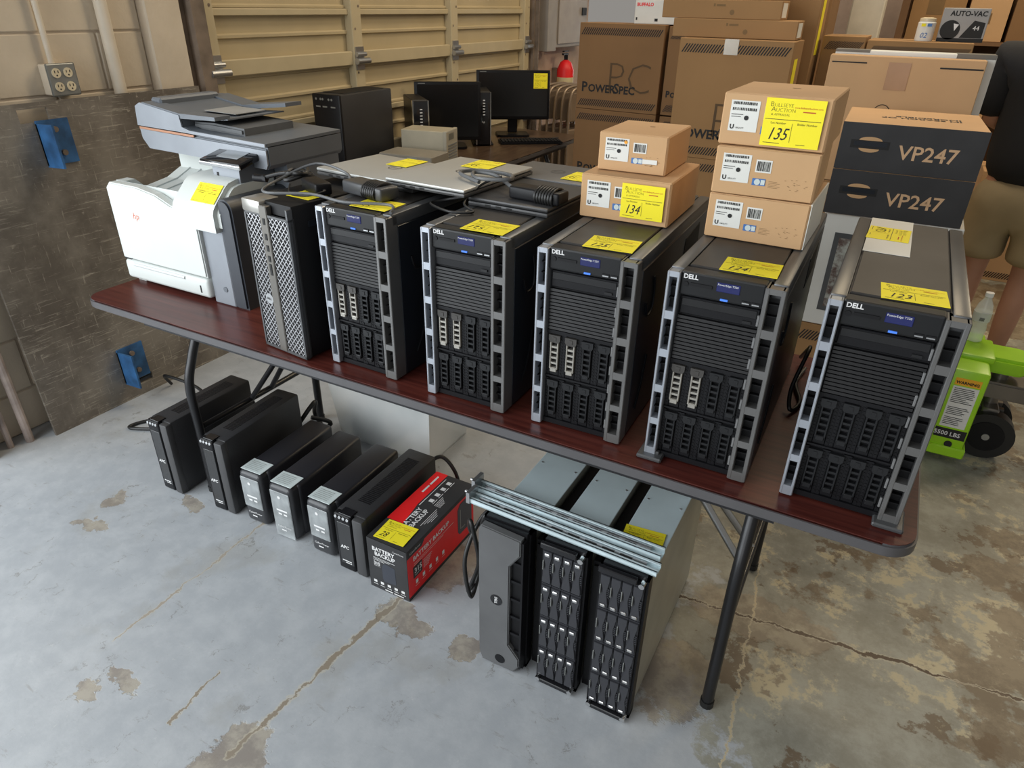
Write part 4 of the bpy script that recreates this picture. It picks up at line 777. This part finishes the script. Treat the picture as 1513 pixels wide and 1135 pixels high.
# stack behind the end server
pc_box('brown striped carton at the bottom of the monitor carton stack',(2.04,1.53,.102),0,.45,.42,.43,CARDK,True)
t,bd=carton('picture_carton','white carton with a printed monitor picture under the black cartons',(2.05,1.535,.534),0,.44,.42,.428,PAPER)
b=B(); b.box(.05,-.002,.06,.40,.0,.36); f=obj('printed_frame',b,GUN,t)
pm=bpy.data.materials.new('printed picture'); pm.use_nodes=True; g=NG(pm); P=g.n('ShaderNodeTexCoord').outputs['Object']; g.put(pm.node_tree.nodes['Principled BSDF'].inputs['Base Color'],g.mix(g.step(g.noise(P,22,7,.7),.38,.62),(.10,.055,.045,1),(.45,.47,.43,1)))
b=B(); b.box(.068,-.003,.078,.382,-.001,.342); obj('printed_image',b,pm,f)
for k,z in enumerate((.964,1.119)):
    t,bd=carton('monitor_carton',('black and tan monitor carton, lower of two','black and tan monitor carton with lettered tan top, upper of two')[k],(2.044,1.52,z),R(2.0),.43,.44,.153,CARD,group='black and tan monitor cartons')
    b=B(); b.box(-.0008,-.0012,0,.4308,.001,.1525); fr=obj('black_front',b,BOXB,t); b=B(); b.text('VP247',.064,FR(0,-.0022,0),.185,.047,bold=.0008,sx=1.05); obj('lettering',b,INKO,fr)
    b=B(); b.box(.035,-.0018,.072,.155,-.0008,.098,.0004,1); hs=obj('handle_slot',b,INK,fr); b=B(); b.poly([(.095+.036*math.cos(a*math.pi/12),.098+.012*math.sin(a*math.pi/12)) for a in range(13)],FR(0,-.002,0)).poly([(.095+.032*math.cos(a*math.pi/12),.072-.012*math.sin(a*math.pi/12)) for a in range(13)],FR(0,-.002,0)); obj('torn_card',b,CARD,hs)
    b=B(); b.box(.045,-.0024,.080,.148,-.0016,.094); obj('plastic_grip',b,NAVY,hs)
    if k: b=B(); Mr=TP(.36,.26,.1538,math.pi); b.text('IN SEARCH OF',.038,Mr,0,.06,bold=.001).text('INCREDIBLE',.038,Mr,.0,.02,bold=.001); obj('top_lettering',b,INK,t)
pc_box('brown carton supporting the upright tan panel carton',(1.88,2.15,0),0,.58,.34,.95,CARDK,False)
t,bd=carton('upright_carton','tall tan carton with a taped flap behind the black monitor cartons',(1.893,2.15,.952),R(1.5),.55,.08,.49,CARD); b=B(); b.box(.01,-.002,.462,.14,.0,.4665).box(.40,-.002,.455,.545,.0,.4605); obj('flap_slit',b,INK,t); b=B(); b.box(.22,-.0022,.37,.30,-.001,.47); obj('tape_patch',b,mat('brown tape',(.40,.22,.11),.25),t)
b=B(); b.cable([(.235+.035*math.cos(a*math.pi/8),-.0015,.27+.045*math.sin(a*math.pi/8)) for a in range(9)],.0015,5,2); obj('ink_curve',b,INK,t)
t,bd=carton('upright_carton','white carton standing behind the tall tan carton',(1.90,2.235,.952),R(1.5),.575,.10,.505,PAPER); b=B(); b.box(.0,-.001,.497,.13,.1,.5065); obj('dark_flap',b,mat('grey flap',(.16,.15,.13),.7),t); b=B(); b.box(.44,-.001,.49,.574,.1,.5065); obj('dark_flap',b,mat('grey flap',(.16,.15,.13),.7),t)
t=thing('wipes_canister','white wipes canister with blue lettering on the striped carton','canister',(2.20,3.40,1.463)); b=B(); b.lathe([(.04,0),(.042,.005),(.042,.085),(.036,.092)],n=20); obj('body',b,PAPER,t,40); b=B(); b.lathe([(.038,.092),(.038,.105),(.02,.11)],n=20); obj('cap',b,IVORY,t,40); b=B(); b.text('02',.034,FR(0,-.043,0),-.022,.016,shear=.2); b.quad(.004,.068,.024,.082,FR(0,-.043,0)); obj('lettering',b,BLUE,t); b=B(); b.quad(-.024,.068,-.004,.082,FR(0,-.043,0)); obj('yellow_mark',b,YEL,t)
t,bd=carton('vacuum_carton','grey printed vacuum carton beside the wipes canister',(2.26,3.42,1.463),0,.21,.16,.155,mat('carton grey',(.33,.32,.31),.6)); F=FR(0,-.001,0); b=B(); b.text('AUTO-VAC',.032,F,.035,.12,bold=.001); b.poly([(.05+.045*math.cos(a*.3),.055+.045*math.sin(a*.3)) for a in range(21)],F).poly([(.10,.02),(.2,.02),(.2,.09),(.15,.10)],F).quad(0,0,.21,.018,F); pp=obj('black_print',b,INK,t); b=B(); b.text('44',.03,FR(0,-.0018,0),.15,.055).poly([(.07,.05),(.085,.08),(.06,.085)],FR(0,-.0018,0)); obj('pale_print',b,WTX,pp)

# shelving far behind
t=thing('storage_shelf','tall dark wooden shelf along the back of the warehouse','shelf',(1.95,6.4,0)); SHW=mat('shelf timber',(.19,.10,.045),.7)
for x in (0,1.5,3.0):
    b=B(); b.box(x,0,0,x+.06,.06,2.7); obj('upright',b,SHW,t); b=B(); b.box(x,.6,0,x+.06,.66,2.7); obj('upright',b,SHW,t)
for z in (.12,.75,1.35,1.95,2.5):
    b=B(); b.box(0,0,z,3.06,.66,z+.03); obj('shelf_board',b,SHW,t)
b=B(); b.box(0,.66,0,3.06,.68,2.7); obj('back_board',b,SHW,t)
random.seed(11); ords=('first','second','third','fourth','fifth','sixth','seventh','eighth')
cols=(CARDK,CARD,CARDD,CARDK,mat('orange carton',(.62,.33,.10),.8))
for lev,z in (('waist high',.78),('chest high',1.38)):
    x=.08; i=0
    while x<2.6:
        w=min(random.uniform(.28,.48),2.97-x); h=random.uniform(.28,.52)
        if (x<1.5<x+w+.02): x=1.57; continue
        t_,bd=carton('shelf_carton',f'storage carton on the {lev} warehouse shelf board, {ords[i]} from the white column',(1.95+x,6.42,z+.001),0,w,.5,h,random.choice(cols),group='cartons on the warehouse shelf'); b=B(); b.quad(w*.3,h*.4,w*.6,h*.65,FR(0,-.001,0)); obj('carton_label',b,INKG,t_)
        x+=w+.03; i+=1
pc_box('brown carton on the floor behind the person, lower',(2.75,4.3,0),0,.6,.4,.7,CARD,False); pc_box('brown carton on the floor behind the person, upper',(2.8,4.35,.701),0,.5,.35,.6,mat('tan carton',(.50,.27,.09),.8),False)
pc_box('striped brown carton beside the white column, lower',(.95,4.9,0),0,.6,.5,.95,CARDD,False); pc_box('striped brown carton beside the white column, upper',(.95,4.9,.951),0,.6,.5,.95,CARDD,False)

# ================================================================ PALLET JACK, BOTTLE
t=thing('pallet_jack','lime green pallet jack with warning label beside the cartons','pallet jack',(2.62,1.68,0))
b=B(); b.box(0,0,.05,.125,.43,.41,.012,2).box(-.01,-.01,.03,.135,.44,.075,.006,1); obj('frame',b,GREEN,t,40)
for y in (.02,.28):
    b=B(); b.box(-1.0,y,.05,.01,y+.13,.09,.006,1); obj('fork',b,GREEN,t)
    b=B(); b.cyl((-.9,y+.03,.035),(-.9,y+.10,.035),.035,16); obj('fork_wheel',b,IVORY,t,40)
b=B(); b.box(.02,.12,.40,.14,.32,.43,.01,2).prism(rrect(.09,.14,.27,.30,.05),'z',.36,.425,.012); obj('head_plate',b,GREEN,t,40)
b=B(); b.box(.018,-.0115+.0108,.16,.105,.0,.34); wl_=obj('warning_label',b,PAPER,t); b=B(); b.box(.018,-.0014,.345,.105,.001,.375); obj('orange_header',b,mat('label orange',(.85,.42,.02),.6),wl_)
b=B(); F=FR(0,-.0022,0); b.text('WARNING',.016,F,.022,.352,bold=.0005); random.seed(5)
for k in range(22):
    if k in (9,10,16): continue
    b.quad(.024,.33-k*.0075,.024+random.uniform(.05,.075),.3325-k*.0075,F)
obj('label_text',b,INK,wl_)
b=B(); b.box(.01,-.0012,.11,.118,.001,.152); cp_=obj('capacity_plate',b,INK,t); b=B(); b.text('5500 LBS',.0255,F,.008,.122,bold=.0005,sx=.95); obj('lettering',b,WTX,cp_)
b=B(); b.cyl((.07,-.004,.085),(.07,.004,.085),.014,16); obj('pivot_bolt',b,INK,t)
b=B(); b.cyl((.19,.22,.20),(.19,.22,.365),.028,16).prism(rrect(.12,.15,.34,.29,.03),'z',.25,.32,.008).box(.16,.14,.17,.22,.30,.21,.006,1).box(.14,.18,.09,.24,.20,.2).box(.14,.24,.09,.24,.26,.2); obj('pump_unit',b,mat('cast grey',(.22,.20,.18),.35,.7),t,40)
for y in (.11,.27):
    b=B(); b.cyl((.20,y,.10),(.20,y+.06,.10),.10,28); wv=obj('steer_wheel',b,RUBB,t,40); b=B(); b.cyl((.20,y-.003,.10),(.20,y+.063,.10),.065,24); obj('wheel_hub',b,BLK,wv,40); b=B(); b.cyl((.20,y-.008,.10),(.20,y+.066,.10),.014,12); obj('axle_cap',b,STEEL,wv,40)
b=B(); b.cable([(.28,.22,.30),(.36,.22,.42),(.42,.22,.75),(.46,.22,1.05)],.016,10); b.tube([(.46,.12,1.1),(.46,.22,1.05),(.46,.32,1.1)],.014,8); obj('tow_handle',b,LEGM,t,60)
t=thing('water_bottle','clear water bottle with white cap on the green pallet jack','bottle',(2.685,1.96,.431))
b=B(); b.lathe([(.026,0),(.031,.006),(.030,.03),(.032,.05),(.028,.075),(.032,.10),(.031,.13),(.026,.155),(.014,.178),(.0125,.19)],n=20); obj('bottle_body',b,CLEAR,t,60); b=B(); b.lathe([(.0325,.088),(.0325,.125)],n=20); lb=obj('label',b,mat('bottle label',(.72,.74,.70),.5,alpha=.8),t,60); b=B(); b.lathe([(.015,.188),(.015,.204)],n=16); obj('cap',b,WTR,t,40)
b=B()
for k in range(7): b.quad(-.008+k*.0025,.094,-.0066+k*.0025,.108,FR(0,-.0335,0))
obj('barcode',b,INK,lb)

# ================================================================ PERSON
def skin(name,verts,edges,rad,m,parent,root=0,sub=2):
    me=bpy.data.meshes.new(name); me.from_pydata(verts,edges,[]); me.materials.append(m); o=bpy.data.objects.new(name,me); C.objects.link(o); o.parent=parent
    sk=o.modifiers.new('s','SKIN'); sk.use_smooth_shade=True
    for i,r_ in enumerate(rad): me.skin_vertices[0].data[i].radius=(r_,r_) if not isinstance(r_,tuple) else r_
    me.skin_vertices[0].data[root].use_root=True; sd=o.modifiers.new('d','SUBSURF'); sd.levels=sub; sd.render_levels=sub; return o
t=thing('person','person in a black shirt and khaki shorts standing behind the pallet jack','person',(2.80,2.80,0),R(-18))
V=[(0,0,.98),(0,.01,1.15),(0,.01,1.35),(0,0,1.46),(0,.01,1.53),(0,.02,1.62),(0,.03,1.72)]; E=[(0,1),(1,2),(2,3),(3,4),(4,5),(5,6)]; Rd=[.13,.13,.14,.10,.055,.075,.085]
for s in (-1,1):
    i=len(V); V+=[(s*.10,0,.88),(s*.11,.02,.50),(s*.11,-.01,.28),(s*.11,-.02,.08),(s*.12,.11,.035)]; E+=[(0,i),(i,i+1),(i+1,i+2),(i+2,i+3),(i+3,i+4)]; Rd+=[.10,.062,.058,.04,.04]
    i=len(V); V+=[(s*.20,0,1.43),(s*.25,.02,1.17),(s*.10,.24,1.10),(s*.06,.30,1.11)]; E+=[(3,i),(i,i+1),(i+1,i+2),(i+2,i+3)]; Rd+=[.065,.05,.036,.032]
skin('body',V,E,Rd,SKIN,t)
V=[(0,0,.86),(0,.02,1.06),(0,.01,1.30),(0,0,1.44)]; E=[(0,1),(1,2),(2,3)]; Rd=[(.215,.185),(.235,.21),(.23,.18),(.16,.12)]
for s in (-1,1): i=len(V); V+=[(s*.22,0,1.42),(s*.275,.0,1.17)]; E+=[(3,i),(i,i+1)]; Rd+=[.11,.10]
skin('shirt',V,E,Rd,TSH,t)
V=[(0,0,.97),(0,0,.88)]; E=[(0,1)]; Rd=[(.20,.17),(.20,.17)]
for s in (-1,1): i=len(V); V+=[(s*.105,0,.76),(s*.118,.015,.60),(s*.12,.015,.53)]; E+=[(1,i),(i,i+1),(i+1,i+2)]; Rd+=[.13,.125,.125]
skin('shorts',V,E,Rd,KHAKI,t)
b=B(); b.lathe([(.03,1.62),(.092,1.66),(.103,1.72),(.098,1.78),(.07,1.825),(.02,1.84)],(0,.015,0),20); obj('hair',b,HAIR,t,60)
for s in (-1,1):
    b=B(); b.box(s*.12-.05,-.09,0,s*.12+.05,.19,.075,.03,3); obj('shoe',b,mat('shoe grey',(.08,.08,.08),.7),t,40)
    b=B()
    for k in range(4): b.tube([(s*.08-s*.0+(k-1.5)*.02*s*0,.30,1.125-k*.018),(s*.05,.345,1.12-k*.018),(s*.01,.35,1.11-k*.018)],.0085,8,.007)
    b.tube([(s*.085,.29,1.135),(s*.06,.31,1.16),(s*.045,.34,1.165)],.0095,8,.008); obj('hand_fingers',b,SKIN,t,60)
b=B(); b.lathe([(.004,0),(.012,.008),(.012,.02),(.006,.035)],(0,.115,1.665),8); b.box(-.022,.105,1.635,.022,.112,1.641); b.box(-.04,.105,1.70,-.015,.112,1.71).box(.015,.105,1.70,.04,.112,1.71); obj('face_features',b,SKIN,t,60)

SMALL={'buttons_and_ports','usb_tongue','ports','top_vents','bolt_holes','vent_slats','mesh_grille','slots','side_ports','front_ports','small_print','black_print','white_print','lettering','bezel_grille','barcode_print','printed_text','faint_print','cover_screw','slot','label_text','front_marks','icons'}
for o in bpy.data.objects:
    if o.parent and o.name.split('.')[0] in SMALL: o['kind']='stuff'
